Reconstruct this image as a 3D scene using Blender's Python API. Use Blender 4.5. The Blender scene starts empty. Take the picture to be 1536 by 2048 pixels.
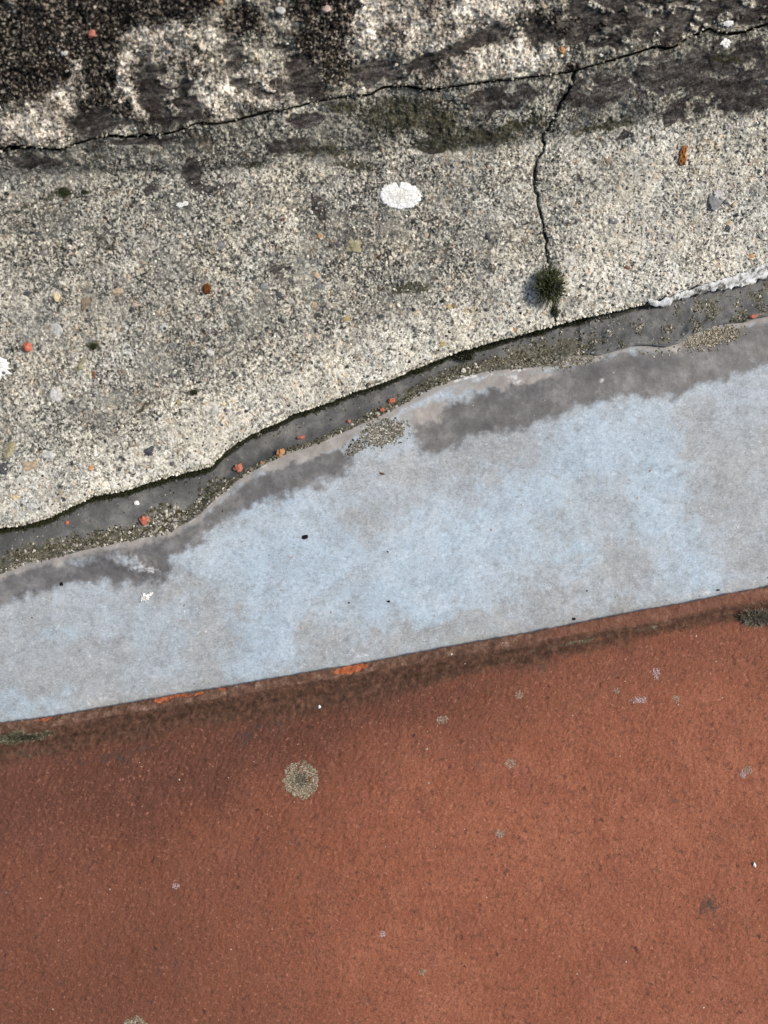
import bpy, math, random
import numpy as np
random.seed(7); rng = np.random.default_rng(11)
sc = bpy.context.scene

# ------------------------------------------------------------------ camera
MM = 0.001
S = 0.25 * MM            # one photograph pixel on the z = 0 plane, in metres
D = 0.385                # camera height above that plane
cam = bpy.data.cameras.new("camera"); cam_o = bpy.data.objects.new("camera", cam)
sc.collection.objects.link(cam_o); sc.camera = cam_o
cam_o.location = (0, 0, D); cam_o.rotation_euler = (0, 0, 0)
cam.sensor_fit = 'VERTICAL'; cam.sensor_height = 36.0
cam.lens = 36.0 * D / (2048 * S)
cam.clip_start = 0.005; cam.clip_end = 500
cam.dof.use_dof = True; cam.dof.focus_distance = 0.368; cam.dof.aperture_fstop = 7.0

# ------------------------------------------------------------------ light
SUN_EL, SUN_AZ = math.radians(48), math.radians(12)      # azimuth from +x towards +y
w = bpy.data.worlds.new("World"); sc.world = w; w.use_nodes = True
nt = w.node_tree; nt.nodes.clear()
sky = nt.nodes.new('ShaderNodeTexSky'); sky.sky_type = 'NISHITA'; sky.sun_disc = False
sky.sun_elevation = SUN_EL; sky.sun_rotation = math.pi / 2 - SUN_AZ
sky.air_density = 1.2; sky.dust_density = 4.0; sky.ozone_density = 0.6
bg = nt.nodes.new('ShaderNodeBackground'); bg.inputs[1].default_value = 0.12
out = nt.nodes.new('ShaderNodeOutputWorld')
nt.links.new(sky.outputs[0], bg.inputs[0]); nt.links.new(bg.outputs[0], out.inputs[0])
sun = bpy.data.lights.new("sun", 'SUN'); sun.energy = 3.1; sun.angle = math.radians(9)
sun.color = (1.0, 0.95, 0.88)
sun_o = bpy.data.objects.new("sun", sun); sc.collection.objects.link(sun_o)
sun_o.location = (0.5, 0.1, 1.0)
sun_o.rotation_euler = (0, math.pi / 2 - SUN_EL, SUN_AZ)
sc.view_settings.view_transform = 'Standard'; sc.view_settings.look = 'None'
sc.view_settings.exposure = 0.0; sc.view_settings.gamma = 1.0

# ------------------------------------------------------------------ noise in numpy
def _h(ix, iy, seed):
    n = (ix.astype(np.int64) * 374761393 + iy.astype(np.int64) * 668265263 + seed * 1274126177) & 0xffffffff
    n = ((n ^ (n >> 13)) * 1274126177) & 0xffffffff
    n = ((n ^ (n >> 16)) * 2246822519) & 0xffffffff
    return (n ^ (n >> 15)) & 0xffffffff
def rnd(ix, iy, seed): return _h(ix, iy, seed) / 4294967295.0
def perlin(x, y, seed=0):
    x0 = np.floor(x); y0 = np.floor(y); fx = x - x0; fy = y - y0
    ux = fx**3 * (fx * (fx * 6 - 15) + 10); uy = fy**3 * (fy * (fy * 6 - 15) + 10)
    def g(dx, dy):
        a = rnd(x0 + dx, y0 + dy, seed) * 2 * np.pi
        return np.cos(a) * (fx - dx) + np.sin(a) * (fy - dy)
    a = g(0, 0) * (1 - ux) + g(1, 0) * ux; b = g(0, 1) * (1 - ux) + g(1, 1) * ux
    return (a * (1 - uy) + b * uy) * 1.5
def fbm(x, y, period, octs=3, seed=0, gain=0.5):
    x = np.asarray(x, float) / period; y = np.asarray(y, float) / period
    r = 0; a = 1; t = 0
    for k in range(octs):
        r = r + a * perlin(x * 2**k + 17.3 * k, y * 2**k - 9.1 * k, seed + 31 * k); t += a; a *= gain
    return r / t
def cells(x, y, period, seed=0):
    x = np.asarray(x, float) / period; y = np.asarray(y, float) / period
    x0 = np.floor(x); y0 = np.floor(y)
    f1 = np.full(x.shape, 9.0); f2 = np.full(x.shape, 9.0); idv = np.zeros(x.shape)
    for dx in (-1, 0, 1):
        for dy in (-1, 0, 1):
            cx = x0 + dx; cy = y0 + dy
            d = np.hypot(cx + rnd(cx, cy, seed) - x, cy + rnd(cx, cy, seed + 5) - y)
            r = rnd(cx, cy, seed + 9)
            near = d < f1
            f2 = np.where(near, f1, np.minimum(f2, d)); idv = np.where(near, r, idv); f1 = np.where(near, d, f1)
    return f1, f2, idv
def sst(a, b, x):
    t = np.clip((x - a) / (b - a), 0, 1); return t * t * (3 - 2 * t)
def poly_sd(px, py, pts):
    """signed distance (positive inside) to a closed outline"""
    d = np.full(px.shape, 1e9); inside = np.zeros(px.shape, bool)
    n = len(pts)
    for i in range(n):
        x1, y1 = pts[i]; x2, y2 = pts[(i + 1) % n]
        ex, ey = x2 - x1, y2 - y1; wx = px - x1; wy = py - y1
        t = np.clip((wx * ex + wy * ey) / (ex * ex + ey * ey + 1e-9), 0, 1)
        d = np.minimum(d, np.hypot(wx - t * ex, wy - t * ey))
        if y1 != y2:
            c = ((y1 > py) != (y2 > py)) & (px < (x2 - x1) * (py - y1) / (y2 - y1) + x1)
            inside ^= c
    return np.where(inside, d, -d)
def line_d(px, py, pts):
    d = np.full(px.shape, 1e9)
    for (x1, y1), (x2, y2) in zip(pts[:-1], pts[1:]):
        ex, ey = x2 - x1, y2 - y1; wx = px - x1; wy = py - y1
        t = np.clip((wx * ex + wy * ey) / (ex * ex + ey * ey + 1e-9), 0, 1)
        d = np.minimum(d, np.hypot(wx - t * ex, wy - t * ey))
    return d
_wp = {}
def warp(px, py, amp, period, seed=0):
    seed = seed % 2
    key = (px.shape, float(px.flat[0]), float(py.flat[0]), float(py.flat[-1]), period, seed) if px.size > 5000 else None
    if key is None or key not in _wp:
        v = (fbm(px, py, period, 3, seed), fbm(px, py, period, 3, seed + 77))
        if key is None: return px + amp * 2 * v[0], py + amp * 2 * v[1]
        if len(_wp) > 60: _wp.clear()
        _wp[key] = v
    a, b = _wp[key]; return px + amp * 2 * a, py + amp * 2 * b
def area(px, py, pts, soft=8, amp=14, period=45, seed=0):
    a, b = warp(px, py, amp, period, seed)
    return sst(-soft, soft, poly_sd(a, b, pts))
def blob(px, py, cx, cy, rx, ry, ang=0, soft=0.35, amp=8, period=30, seed=0):
    period = min((12, 22, 45, 110), key=lambda q: abs(q - period))
    a, b = warp(px, py, amp, period, seed)
    c, s = math.cos(math.radians(ang)), math.sin(math.radians(ang))
    dx, dy = a - cx, b - cy
    r = np.hypot((dx * c + dy * s) / rx, (-dx * s + dy * c) / ry)
    return 1 - sst(1 - soft, 1 + soft, r)

# ------------------------------------------------------------------ outlines taken from image pixels (units of 0.25 mm)
def curve(pts):
    xs = [p[0] for p in pts]; ys = [p[1] for p in pts]
    return lambda x: np.interp(x, xs, ys)
_ce = curve([(-300,1120),(0,1055),(50,1050),(100,1034),(192,990),(250,982),(300,964),(350,950),(425,931),(450,902),(500,869),(550,847),(590,827),(650,807),
             (700,787),(768,764),(843,732),(903,708),(968,688),(1018,675),(1068,662),(1113,649),(1168,635),(1218,624),(1268,614),(1300,604),(1340,596),(1380,580),
             (1430,566),(1500,545),(1536,531),(1840,450)])
_st = curve([(-300,1225),(0,1150),(50,1130),(100,1119),(150,1106),(200,1094),(275,1079),(325,1069),(375,1046),(400,1030),(425,1004),(475,962),(525,932),
             (565,912),(650,882),(700,860),(750,838),(818,804),(858,780),(893,766),(968,745),(1008,741),(1088,733),(1140,712),(1203,708),(1268,690),(1333,692),
             (1358,687),(1378,670),(1418,652),(1468,644),(1493,642),(1536,630),(1840,570)])
_te = curve([(-300,1500),(0,1446),(100,1434),(200,1416),(300,1399),(375,1385),(450,1374),(550,1356),(650,1339),(768,1319),(868,1299),(968,1281),(1068,1264),
             (1168,1244),(1268,1224),(1368,1206),(1443,1191),(1536,1173),(1840,1108)])
_cr = curve([(-300,345),(0,305),(30,298),(65,295),(120,300),(150,288),(210,272),(250,275),(300,270),(340,267),(375,255),(400,245),(435,248),(475,240),(525,225),
             (575,218),(625,205),(700,192),(740,190),(768,175),(808,172),(848,179),(918,172),(968,164),(1068,154),(1148,142),(1218,122),(1268,108),(1308,95),
             (1343,97),(1378,75),(1418,59),(1453,68),(1488,65),(1536,48),(1840,10)])
_bl = curve([(-300,380),(0,352),(200,348),(380,350),(600,322),(768,300),(900,300),(1050,290),(1150,268),(1250,248),(1350,236),(1536,220),(1840,190)])
z0 = lambda x: np.zeros_like(x)
def C_edge(x): return _ce(x) + 4.2 * fbm(x, z0(x), 26, 3, 3) + 2.4 * fbm(x, z0(x), 8, 2, 4)
def STEP(x): return _st(x) + 5 * fbm(x, z0(x), 60, 2, 8)
def T_edge(x): return _te(x) + 2.2 * fbm(x, z0(x), 40, 3, 5) + 1.5 * fbm(x, z0(x), 9, 2, 6)
def CRACK(x): return _cr(x) + 3.5 * fbm(x, z0(x), 22, 3, 12)
VCR = [(1150,143),(1140,172),(1128,195),(1118,215),(1108,235),(1098,255),(1088,268),(1089,292),(1078,312),(1068,332),(1069,358),(1074,385),(1078,415),(1088,450),
       (1091,480),(1094,510),(1097,545),(1104,600),(1108,620),(1112,665)]

# ------------------------------------------------------------------ base heights (mm)
def H_apron(px, py):
    st = _st(px); te = _te(px)
    f = np.clip((te - py) / (te - st), -0.3, 1)
    z = 8.0 * f + 1.6 * np.exp(-((py - st - 14) / 26.0)**2)
    up = np.clip(st - py, 0, None)
    z = z - 2.6 * sst(0, 34, up)
    z = z + 1.3 * fbm(px, py, 420, 2, 21) + 0.45 * fbm(px, py, 120, 2, 22)
    z = z + 1.1 * blob(px, py, 250, 1122, 60, 16, 12, 0.6, 6, 30, 5) - 1.2 * blob(px, py, 290, 1152, 70, 13, -8, 0.7, 4, 30, 6)
    return z
def H_strip(px, py):
    return H_apron(px, py) + 2.3 + 0.5 * fbm(px, py, 60, 3, 25) - 3.2 * (1 - sst(1125, 1215, px + 40 * fbm(px, py, 40, 3, 26)))
def H_conc(px, py):
    ce = _ce(px); d = ce - py
    z = 14.0 + 0.034 * d + 1.0 * fbm(px, py, 330, 2, 41) + 0.5 * fbm(px, py, 90, 2, 42)
    z = z + 0.10 * np.clip(_bl(px) - py, 0, 130) + 1.3 * sst(0, 22, _bl(px) - py)
    return z
def H_wall(px, py):
    cr = _cr(px)
    return H_conc(px, cr) + 1.4 + 0.105 * np.clip(cr - py, -20, 900) + 1.6 * fbm(px, py, 160, 3, 51)
def H_tile(px, py):
    d = py - _te(px)
    z = 5.0 + 1.1 * (sst(-2, 12, d) - 1) - 1.7 * np.exp(-((d - 38) / 9.0)**2)
    z = z + 5.5 * sst(34, 170, d) + 0.006 * np.clip(d - 60, 0, 900)
    z = z - 1.5e-5 * np.clip(760 - px, 0, 1100)**2 * sst(40, 560, d) + 0.6 * fbm(px, py, 380, 2, 61)  # lower left sinks away: shade there is put into the shape
    return z
def H(px, py):
    """height of whatever surface shows at this image pixel"""
    px = np.asarray(px, float); py = np.asarray(py, float)
    z = H_tile(px, py)
    z = np.where(py < _te(px), H_apron(px, py), z)
    z = np.where((py < _st(px)) & (px > 1125), H_strip(px, py), z)
    z = np.where(py < _ce(px), H_conc(px, py), z)
    return np.where(py < _cr(px), H_wall(px, py), z)
def W(px, py, zmm):
    """image pixel + height -> world metres"""
    z = np.asarray(zmm, float) * MM; k = (D - z) / D  # slides the point along its pixel's line of sight to that height
    return np.stack([(np.asarray(px, float) - 768) * S * k, (1024 - np.asarray(py, float)) * S * k, z + 0 * np.asarray(px, float)], -1)

# ------------------------------------------------------------------ mesh + tagging helpers
col = sc.collection
def tag(o, label, cat, group=None, kind=None):
    if label: o['label'] = label
    if cat: o['category'] = cat
    if group: o['group'] = group
    if kind: o['kind'] = kind
    return o
def empty(name, loc):
    o = bpy.data.objects.new(name, None); o.empty_display_size = 0.01; o.location = loc; col.objects.link(o); return o
def fast_mesh(name, V, quads=None, tris=None, ngons=(), mat=None, parent=None, attrs=None, smooth=True):
    m = bpy.data.meshes.new(name); V = np.ascontiguousarray(V, np.float32)
    org = V.mean(0) if parent is None else None
    idx = []; starts = []; tot = 0
    if quads is not None and len(quads):
        idx.append(quads.ravel()); starts.append(np.arange(len(quads)) * 4); tot = len(quads) * 4
    if tris is not None and len(tris):
        idx.append(tris.ravel()); starts.append(tot + np.arange(len(tris)) * 3); tot += len(tris) * 3
    for g in ngons:
        idx.append(np.array(g)); starts.append(np.array([tot])); tot += len(g)
    idx = np.concatenate(idx).astype(np.int32); starts = np.concatenate(starts).astype(np.int32)
    m.vertices.add(len(V)); m.vertices.foreach_set('co', V.ravel())
    m.loops.add(len(idx)); m.loops.foreach_set('vertex_index', idx)
    m.polygons.add(len(starts)); m.polygons.foreach_set('loop_start', starts)
    m.polygons.foreach_set('use_smooth', np.full(len(starts), smooth))
    if attrs:
        for k, a in attrs.items():
            a = np.ascontiguousarray(a, np.float32)
            if a.ndim == 2:
                at = m.attributes.new(k, 'FLOAT_COLOR', 'POINT'); at.data.foreach_set('color', np.hstack([a, np.ones((len(a), 1), np.float32)]).astype(np.float32).ravel())
            else:
                at = m.attributes.new(k, 'FLOAT', 'POINT'); at.data.foreach_set('value', a.ravel())
    m.update(calc_edges=True); m.validate()
    o = bpy.data.objects.new(name, m); col.objects.link(o)
    if mat: m.materials.append(mat)
    if parent is not None:
        o.parent = parent; o.matrix_parent_inverse = parent.matrix_basis.inverted()
    return o
def slab(name, x0, x1, nx, ny, lower, upper, zf, base, front, attr, mat, parent=None, back=0.0):
    """closed body: a relief top between two outlines, an edge profile in front, a flat underside"""
    xs = np.linspace(x0, x1, nx); t = np.linspace(0, 1, ny)
    lo = lower(xs); up = upper(xs)
    PX = np.repeat(xs[:, None], ny, 1); PY = lo[:, None] * (1 - t) + up[:, None] * t
    Z = zf(PX, PY)
    P = [W(PX, PY, Z)]
    A = attr(PX, PY); ext = []
    b = np.full(nx, base)
    rows = [(up - back, b), (lo - front[-1][0], b)]
    for dpy, dz in reversed(front): rows.append((lo - dpy, Z[:, 0] - dz))
    for y, z in rows:
        p = W(xs, y, z); ext.append(p)
    V = np.concatenate([P[0]] + [e[:, None, :] for e in ext], 1)
    m = V.shape[1]; k = len(ext)
    at = {}
    for n, a in A.items():
        e = [a[:, -1]] + [a[:, 0]] * (k - 1)
        at[n] = np.concatenate([a] + [q[:, None] for q in e], 1).ravel()
    i = np.arange(nx - 1)[:, None]; j = np.arange(m)[None, :]; j2 = (j + 1) % m
    q = np.stack([i * m + j, (i + 1) * m + j, (i + 1) * m + j2, i * m + j2], -1).reshape(-1, 4)
    caps = [list(range(m - 1, -1, -1))[::-1][::-1], list(range((nx - 1) * m, nx * m))]
    return fast_mesh(name, V.reshape(-1, 3), q, None, caps, mat, parent, at)

# ------------------------------------------------------------------ material helper
class NT:
    def __init__(s, name, rough=0.9, spec=0.3):
        s.m = bpy.data.materials.new(name); s.m.use_nodes = True; s.t = s.m.node_tree; s.t.nodes.clear()
        s.o = s.t.nodes.new('ShaderNodeOutputMaterial'); s.b = s.t.nodes.new('ShaderNodeBsdfPrincipled')
        s.t.links.new(s.b.outputs[0], s.o.inputs[0]); s.set('Roughness', rough); s.set('Specular IOR Level', spec)
        s.tc = s.t.nodes.new('ShaderNodeTexCoord').outputs['Object']
    def put(s, sock, v):
        if hasattr(v, 'is_output'): s.t.links.new(v, sock)
        elif isinstance(v, tuple) and sock.type == 'RGBA': sock.default_value = (*v[:3], 1)
        elif isinstance(v, tuple): sock.default_value = v
        elif sock.type == 'RGBA': sock.default_value = (v, v, v, 1)
        else: sock.default_value = v
    def set(s, n, v): s.put(s.b.inputs[n], v)
    def attr(s, n, colr=False):
        a = s.t.nodes.new('ShaderNodeAttribute'); a.attribute_name = n
        return a.outputs['Color' if colr else 'Fac']
    def map(s, scale=(1, 1, 1), rot=0):
        n = s.t.nodes.new('ShaderNodeMapping'); n.vector_type = 'TEXTURE'; scale = tuple(1.0 / q for q in scale); s.put(n.inputs[0], s.tc)
        n.inputs['Scale'].default_value = scale; n.inputs['Rotation'].default_value = (0, 0, rot); return n.outputs[0]
    def noise(s, scale, detail=3, rough=0.55, dist=0.0, vec=None, colr=False):
        n = s.t.nodes.new('ShaderNodeTexNoise'); s.put(n.inputs['Vector'], vec or s.tc)
        n.inputs['Scale'].default_value = scale; n.inputs['Detail'].default_value = detail
        n.inputs['Roughness'].default_value = rough; n.inputs['Distortion'].default_value = dist
        return n.outputs['Color' if colr else 'Fac']
    def voro(s, scale, feature='F1', out='Distance', rand=1.0, vec=None):
        n = s.t.nodes.new('ShaderNodeTexVoronoi'); n.feature = feature; s.put(n.inputs['Vector'], vec or s.tc)
        n.inputs['Scale'].default_value = scale; n.inputs['Randomness'].default_value = rand
        return n.outputs[out]
    def ramp(s, f, stops, interp='LINEAR'):
        n = s.t.nodes.new('ShaderNodeValToRGB'); s.put(n.inputs[0], f); r = n.color_ramp; r.interpolation = interp
        while len(r.elements) < len(stops): r.elements.new(0.5)
        for e, (p, c) in zip(r.elements, stops):
            e.position = p; e.color = (c, c, c, 1) if not isinstance(c, tuple) else (*c, 1)
        return n.outputs[0]
    def mix(s, f, a, b, mode='MIX'):
        n = s.t.nodes.new('ShaderNodeMix'); n.data_type = 'RGBA'; n.blend_type = mode
        s.put(n.inputs[0], f); s.put(n.inputs[6], a); s.put(n.inputs[7], b); return n.outputs[2]
    def mt(s, op, a, b=0.0, c=0.0, clamp=False):
        n = s.t.nodes.new('ShaderNodeMath'); n.operation = op; n.use_clamp = clamp
        s.put(n.inputs[0], a); s.put(n.inputs[1], b); s.put(n.inputs[2], c); return n.outputs[0]
    def edge(s, mask, noise, amt=0.5, lo=0.4, hi=0.6):
        """mask broken up by a noise, then sharpened"""
        v = s.mt('ADD', mask, s.mt('MULTIPLY', s.mt('SUBTRACT', noise, 0.5), amt * 2))
        n = s.t.nodes.new('ShaderNodeMapRange'); n.interpolation_type = 'SMOOTHSTEP'
        s.put(n.inputs[0], v); n.inputs[1].default_value = lo; n.inputs[2].default_value = hi; return n.outputs[0]
    def bump(s, h, dist, strength=1.0, prev=None):
        n = s.t.nodes.new('ShaderNodeBump'); s.put(n.inputs['Height'], h); n.inputs['Distance'].default_value = dist
        n.inputs['Strength'].default_value = strength
        if prev: s.t.links.new(prev, n.inputs['Normal'])
        return n.outputs[0]
    def col(s, v): s.set('Base Color', v)
    def nrm(s, v): s.t.links.new(v, s.b.inputs['Normal'])
    def sep(s, c, ch=0):
        n = s.t.nodes.new('ShaderNodeSeparateColor'); s.put(n.inputs[0], c); return n.outputs[ch]

# ------------------------------------------------------------------ materials
def mat_concrete():
    k = NT('weathered concrete', 0.95, 0.15)
    wv = k.mix(0.0009, k.tc, k.noise(420, 2, colr=True), 'ADD')      # slightly bent coordinates: curly grain
    v = k.sep(k.voro(780, out='Color', vec=wv)); v2 = k.sep(k.voro(1150, out='Color', vec=wv), 1)
    n = k.noise(900, 4, 0.7)
    rg = k.noise(560, 2, 0.6, 0.6); rg = k.mt('SUBTRACT', 1.0, k.mt('MULTIPLY', k.mt('ABSOLUTE', k.mt('SUBTRACT', rg, 0.5)), 9.0), clamp=True)
    f = k.mt('ADD', k.mt('MULTIPLY', v, 0.26), k.mt('MULTIPLY', v2, 0.30)); f = k.mt('ADD', f, k.mt('MULTIPLY', n, 0.44))
    f = k.mt('ADD', f, k.mt('MULTIPLY', k.mt('SUBTRACT', rg, 0.4), 0.16))
    m1 = k.noise(75, 5, 0.7)
    f = k.mt('ADD', f, k.mt('MULTIPLY', k.mt('SUBTRACT', k.noise(21, 4, .65), 0.5), 0.42))
    f = k.mt('ADD', f, k.mt('MULTIPLY', k.mt('SUBTRACT', m1, 0.5), 0.5))
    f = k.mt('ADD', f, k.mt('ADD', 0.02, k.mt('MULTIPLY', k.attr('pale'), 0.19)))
    f = k.mt('SUBTRACT', f, k.mt('MULTIPLY', k.attr('dirt'), k.mt('ADD', 0.13, k.mt('MULTIPLY', k.mt('SUBTRACT', k.noise(95, 6, .75), 0.5), 0.9))))
    base = k.ramp(f, [(0.25, (.018, .018, .017)), (0.37, (.060, .060, .056)), (0.47, (.165, .161, .142)), (0.58, (.345, .333, .288)), (0.70, (.555, .535, .465)), (0.88, (.82, .80, .73))])
    paste = k.ramp(k.noise(48, 5, .75), [(.45, 0.0), (.65, .58)])
    base = k.mix(paste, base, k.ramp(m1, [(.3, (.19, .183, .162)), (.7, (.42, .405, .355))]))
    pv = k.voro(170, vec=k.mix(0.004, k.tc, k.noise(300, 2, colr=True), 'ADD')); pr = k.sep(k.voro(170, out='Color', vec=k.mix(0.004, k.tc, k.noise(300, 2, colr=True), 'ADD')))
    base = k.mix(k.mt('MULTIPLY', k.ramp(pv, [(.08, .9), (.30, 0.0)]), k.ramp(pr, [(.62, 0.0), (.80, 1.0)])), base, (.025, .024, .02))
    hue = k.ramp(k.noise(38, 4, 0.7), [(0.35, (1.0, 1.02, 1.03)), (0.65, (1.03, .99, .91))])
    base = k.mix(0.8, base, hue, 'MULTIPLY')
    tints = k.ramp(k.sep(k.voro(420, out='Color', vec=wv), 2), [(0.0, (1, 1, 1)), (0.88, (1.1, .88, .7)), (0.92, (.8, .85, .95)), (0.97, (1.15, .92, .75)), (1.0, (1, 1, 1))], 'CONSTANT')
    base = k.mix(0.45, base, tints, 'MULTIPLY')
    crust = k.ramp(k.mt('ADD', k.mt('MULTIPLY', n, .5), k.mt('MULTIPLY', v2, .5)), [(0.32, (.006, .005, .004)), (0.50, (.022, .017, .015)), (0.60, (.07, .058, .048)), (0.72, (.24, .21, .17)), (0.9, (.55, .50, .42))])
    edge_n = k.mt('ADD', k.mt('MULTIPLY', k.noise(150, 6, 0.85), .6), k.mt('MULTIPLY', k.noise(520, 4, .8), .4))
    base = k.mix(k.edge(k.attr('black'), edge_n, 1.6, .25, .75), base, crust)
    cream = k.ramp(f, [(0.24, (.04, .033, .027)), (0.38, (.16, .135, .108)), (0.50, (.42, .37, .305)), (0.66, (.72, .67, .58)), (0.8, (.86, .83, .77))])
    base = k.mix(k.edge(k.attr('cream'), edge_n, 2.6, .3, .9), base, cream)
    sl = k.ramp(k.mt('ADD', k.mt('MULTIPLY', k.noise(1, 5, 0.75, vec=k.map((110, 420, 200), math.radians(14))), .6), k.mt('MULTIPLY', k.noise(700, 4, .75), .4)), [(0.36, (.009, .008, .007)), (0.46, (.036, .031, .028)), (0.54, (.082, .075, .070)), (0.62, (.20, .185, .165)), (.70, (.48, .45, .39))])
    slm = k.edge(k.attr('slate'), edge_n, 1.5, .3, .8)
    base = k.mix(slm, base, sl)
    ms = k.ramp(k.noise(700, 4, 0.7), [(0.3, (.010, .010, .005)), (0.55, (.035, .034, .014)), (0.8, (.12, .115, .055))])
    base = k.mix(k.mt('MULTIPLY', k.edge(k.attr('moss'), edge_n, 1.6, .3, .85), .85), base, ms)
    base = k.mix(k.mt('MULTIPLY', k.attr('rough'), .85), base, k.ramp(k.noise(75, 6, .8), [(.36, (.16, .13, .11)), (.5, (.9, .88, .85)), (.64, (1.5, 1.48, 1.4))]), 'MULTIPLY')
    k.col(base)
    b = k.bump(k.mt('ADD', n, k.mt('MULTIPLY', rg, .35)), 0.00055, 0.85); k.nrm(b)
    return k.m
def mat_lead():
    k = NT('oxidised lead', 0.62, 0.35)
    big = k.noise(26, 5, 0.65); mid = k.noise(130, 5, 0.7); fine = k.noise(1100, 3, 0.75); streak = k.noise(1, 4, 0.7, vec=k.map((600, 1700, 900), math.radians(11)))
    f = k.mt('ADD', k.mt('MULTIPLY', big, .45), k.mt('MULTIPLY', mid, .55))
    mm = k.noise(60, 6, 0.75); f = k.mt('ADD', k.mt('MULTIPLY', f, .5), k.mt('MULTIPLY', mm, .5))
    pat = k.ramp(f, [(0.34, (.29, .315, .335)), (0.46, (.36, .40, .43)), (0.56, (.41, .465, .51)), (0.68, (.49, .55, .60))])
    tan = k.ramp(f, [(0.34, (.245, .252, .250)), (0.5, (.325, .338, .342)), (0.68, (.45, .468, .478))])
    blue = k.ramp(f, [(0.34, (.32, .39, .45)), (0.5, (.39, .48, .555)), (0.68, (.49, .58, .655))])
    base = k.mix(k.edge(k.attr('blue'), mm, .9, -.1, .9), pat, blue)
    base = k.mix(k.edge(k.attr('tan'), mm, 1.1, .0, 1.1), base, tan)
    sp = k.ramp(fine, [(0.30, .52), (0.42, .86), (0.55, 1.0), (0.75, 1.12)])
    base = k.mix(0.75, base, sp, 'MULTIPLY')
    base = k.mix(0.8, base, k.ramp(streak, [(0.30, .62), (0.42, .93), (0.5, 1.0), (0.7, 1.10)]), 'MULTIPLY')
    base = k.mix(0.7, base, k.ramp(k.noise(420, 4, .7), [(.3, .80), (.5, 1.0), (.7, 1.14)]), 'MULTIPLY')
    base = k.mix(k.ramp(k.noise(620, 4, .8), [(.56, 0.0), (.68, .55)]), base, (.66, .72, .77)); base = k.mix(k.ramp(k.noise(210, 6, .85), [(.34, .5), (.44, 0.0)]), base, (.24, .25, .26))
    damp = k.ramp(k.mt('ADD', k.mt('MULTIPLY', mid, .6), k.mt('MULTIPLY', big, .4)), [(0.38, (.085, .082, .082)), (0.5, (.125, .121, .120)), (0.62, (.21, .205, .203))])
    damp = k.mix(0.4, damp, sp, 'MULTIPLY')
    base = k.mix(k.edge(k.attr('damp'), k.noise(150, 6, .82), 0.85, -.12, .80), base, damp)
    base = k.mix(k.edge(k.attr('dusty'), mid, 0.45, .3, .8), base, k.ramp(mid, [(0.3, (.20, .18, .165)), (0.6, (.33, .305, .28)), (.8, (.5, .48, .45))]))
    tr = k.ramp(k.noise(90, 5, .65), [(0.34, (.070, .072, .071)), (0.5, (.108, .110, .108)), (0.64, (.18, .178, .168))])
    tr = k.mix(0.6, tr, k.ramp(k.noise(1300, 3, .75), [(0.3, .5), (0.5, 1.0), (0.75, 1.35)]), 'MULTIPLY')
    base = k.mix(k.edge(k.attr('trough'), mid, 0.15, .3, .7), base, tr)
    base = k.mix(k.mt('MULTIPLY', k.edge(k.attr('silt'), k.noise(240, 6, .8), .8, .3, .75), .9), base, k.ramp(k.noise(620, 5, .8), [(.36, (.022, .021, .013)), (.46, (.075, .070, .047)), (.55, (.15, .14, .105)), (.66, (.34, .32, .26))]))
    base = k.mix(k.edge(k.attr('moss_shadow'), k.noise(300, 5, .7), .6, .3, .75), base, (.022, .022, .014))
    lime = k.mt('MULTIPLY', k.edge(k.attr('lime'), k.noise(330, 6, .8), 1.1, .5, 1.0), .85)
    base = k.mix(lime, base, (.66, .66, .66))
    k.col(base)
    k.nrm(k.bump(mid, 0.0010, 0.18, k.bump(fine, 0.00018, 0.4)))
    k.set('Roughness', k.ramp(k.attr('damp'), [(0, .7), (1, .5)]))
    return k.m
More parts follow.
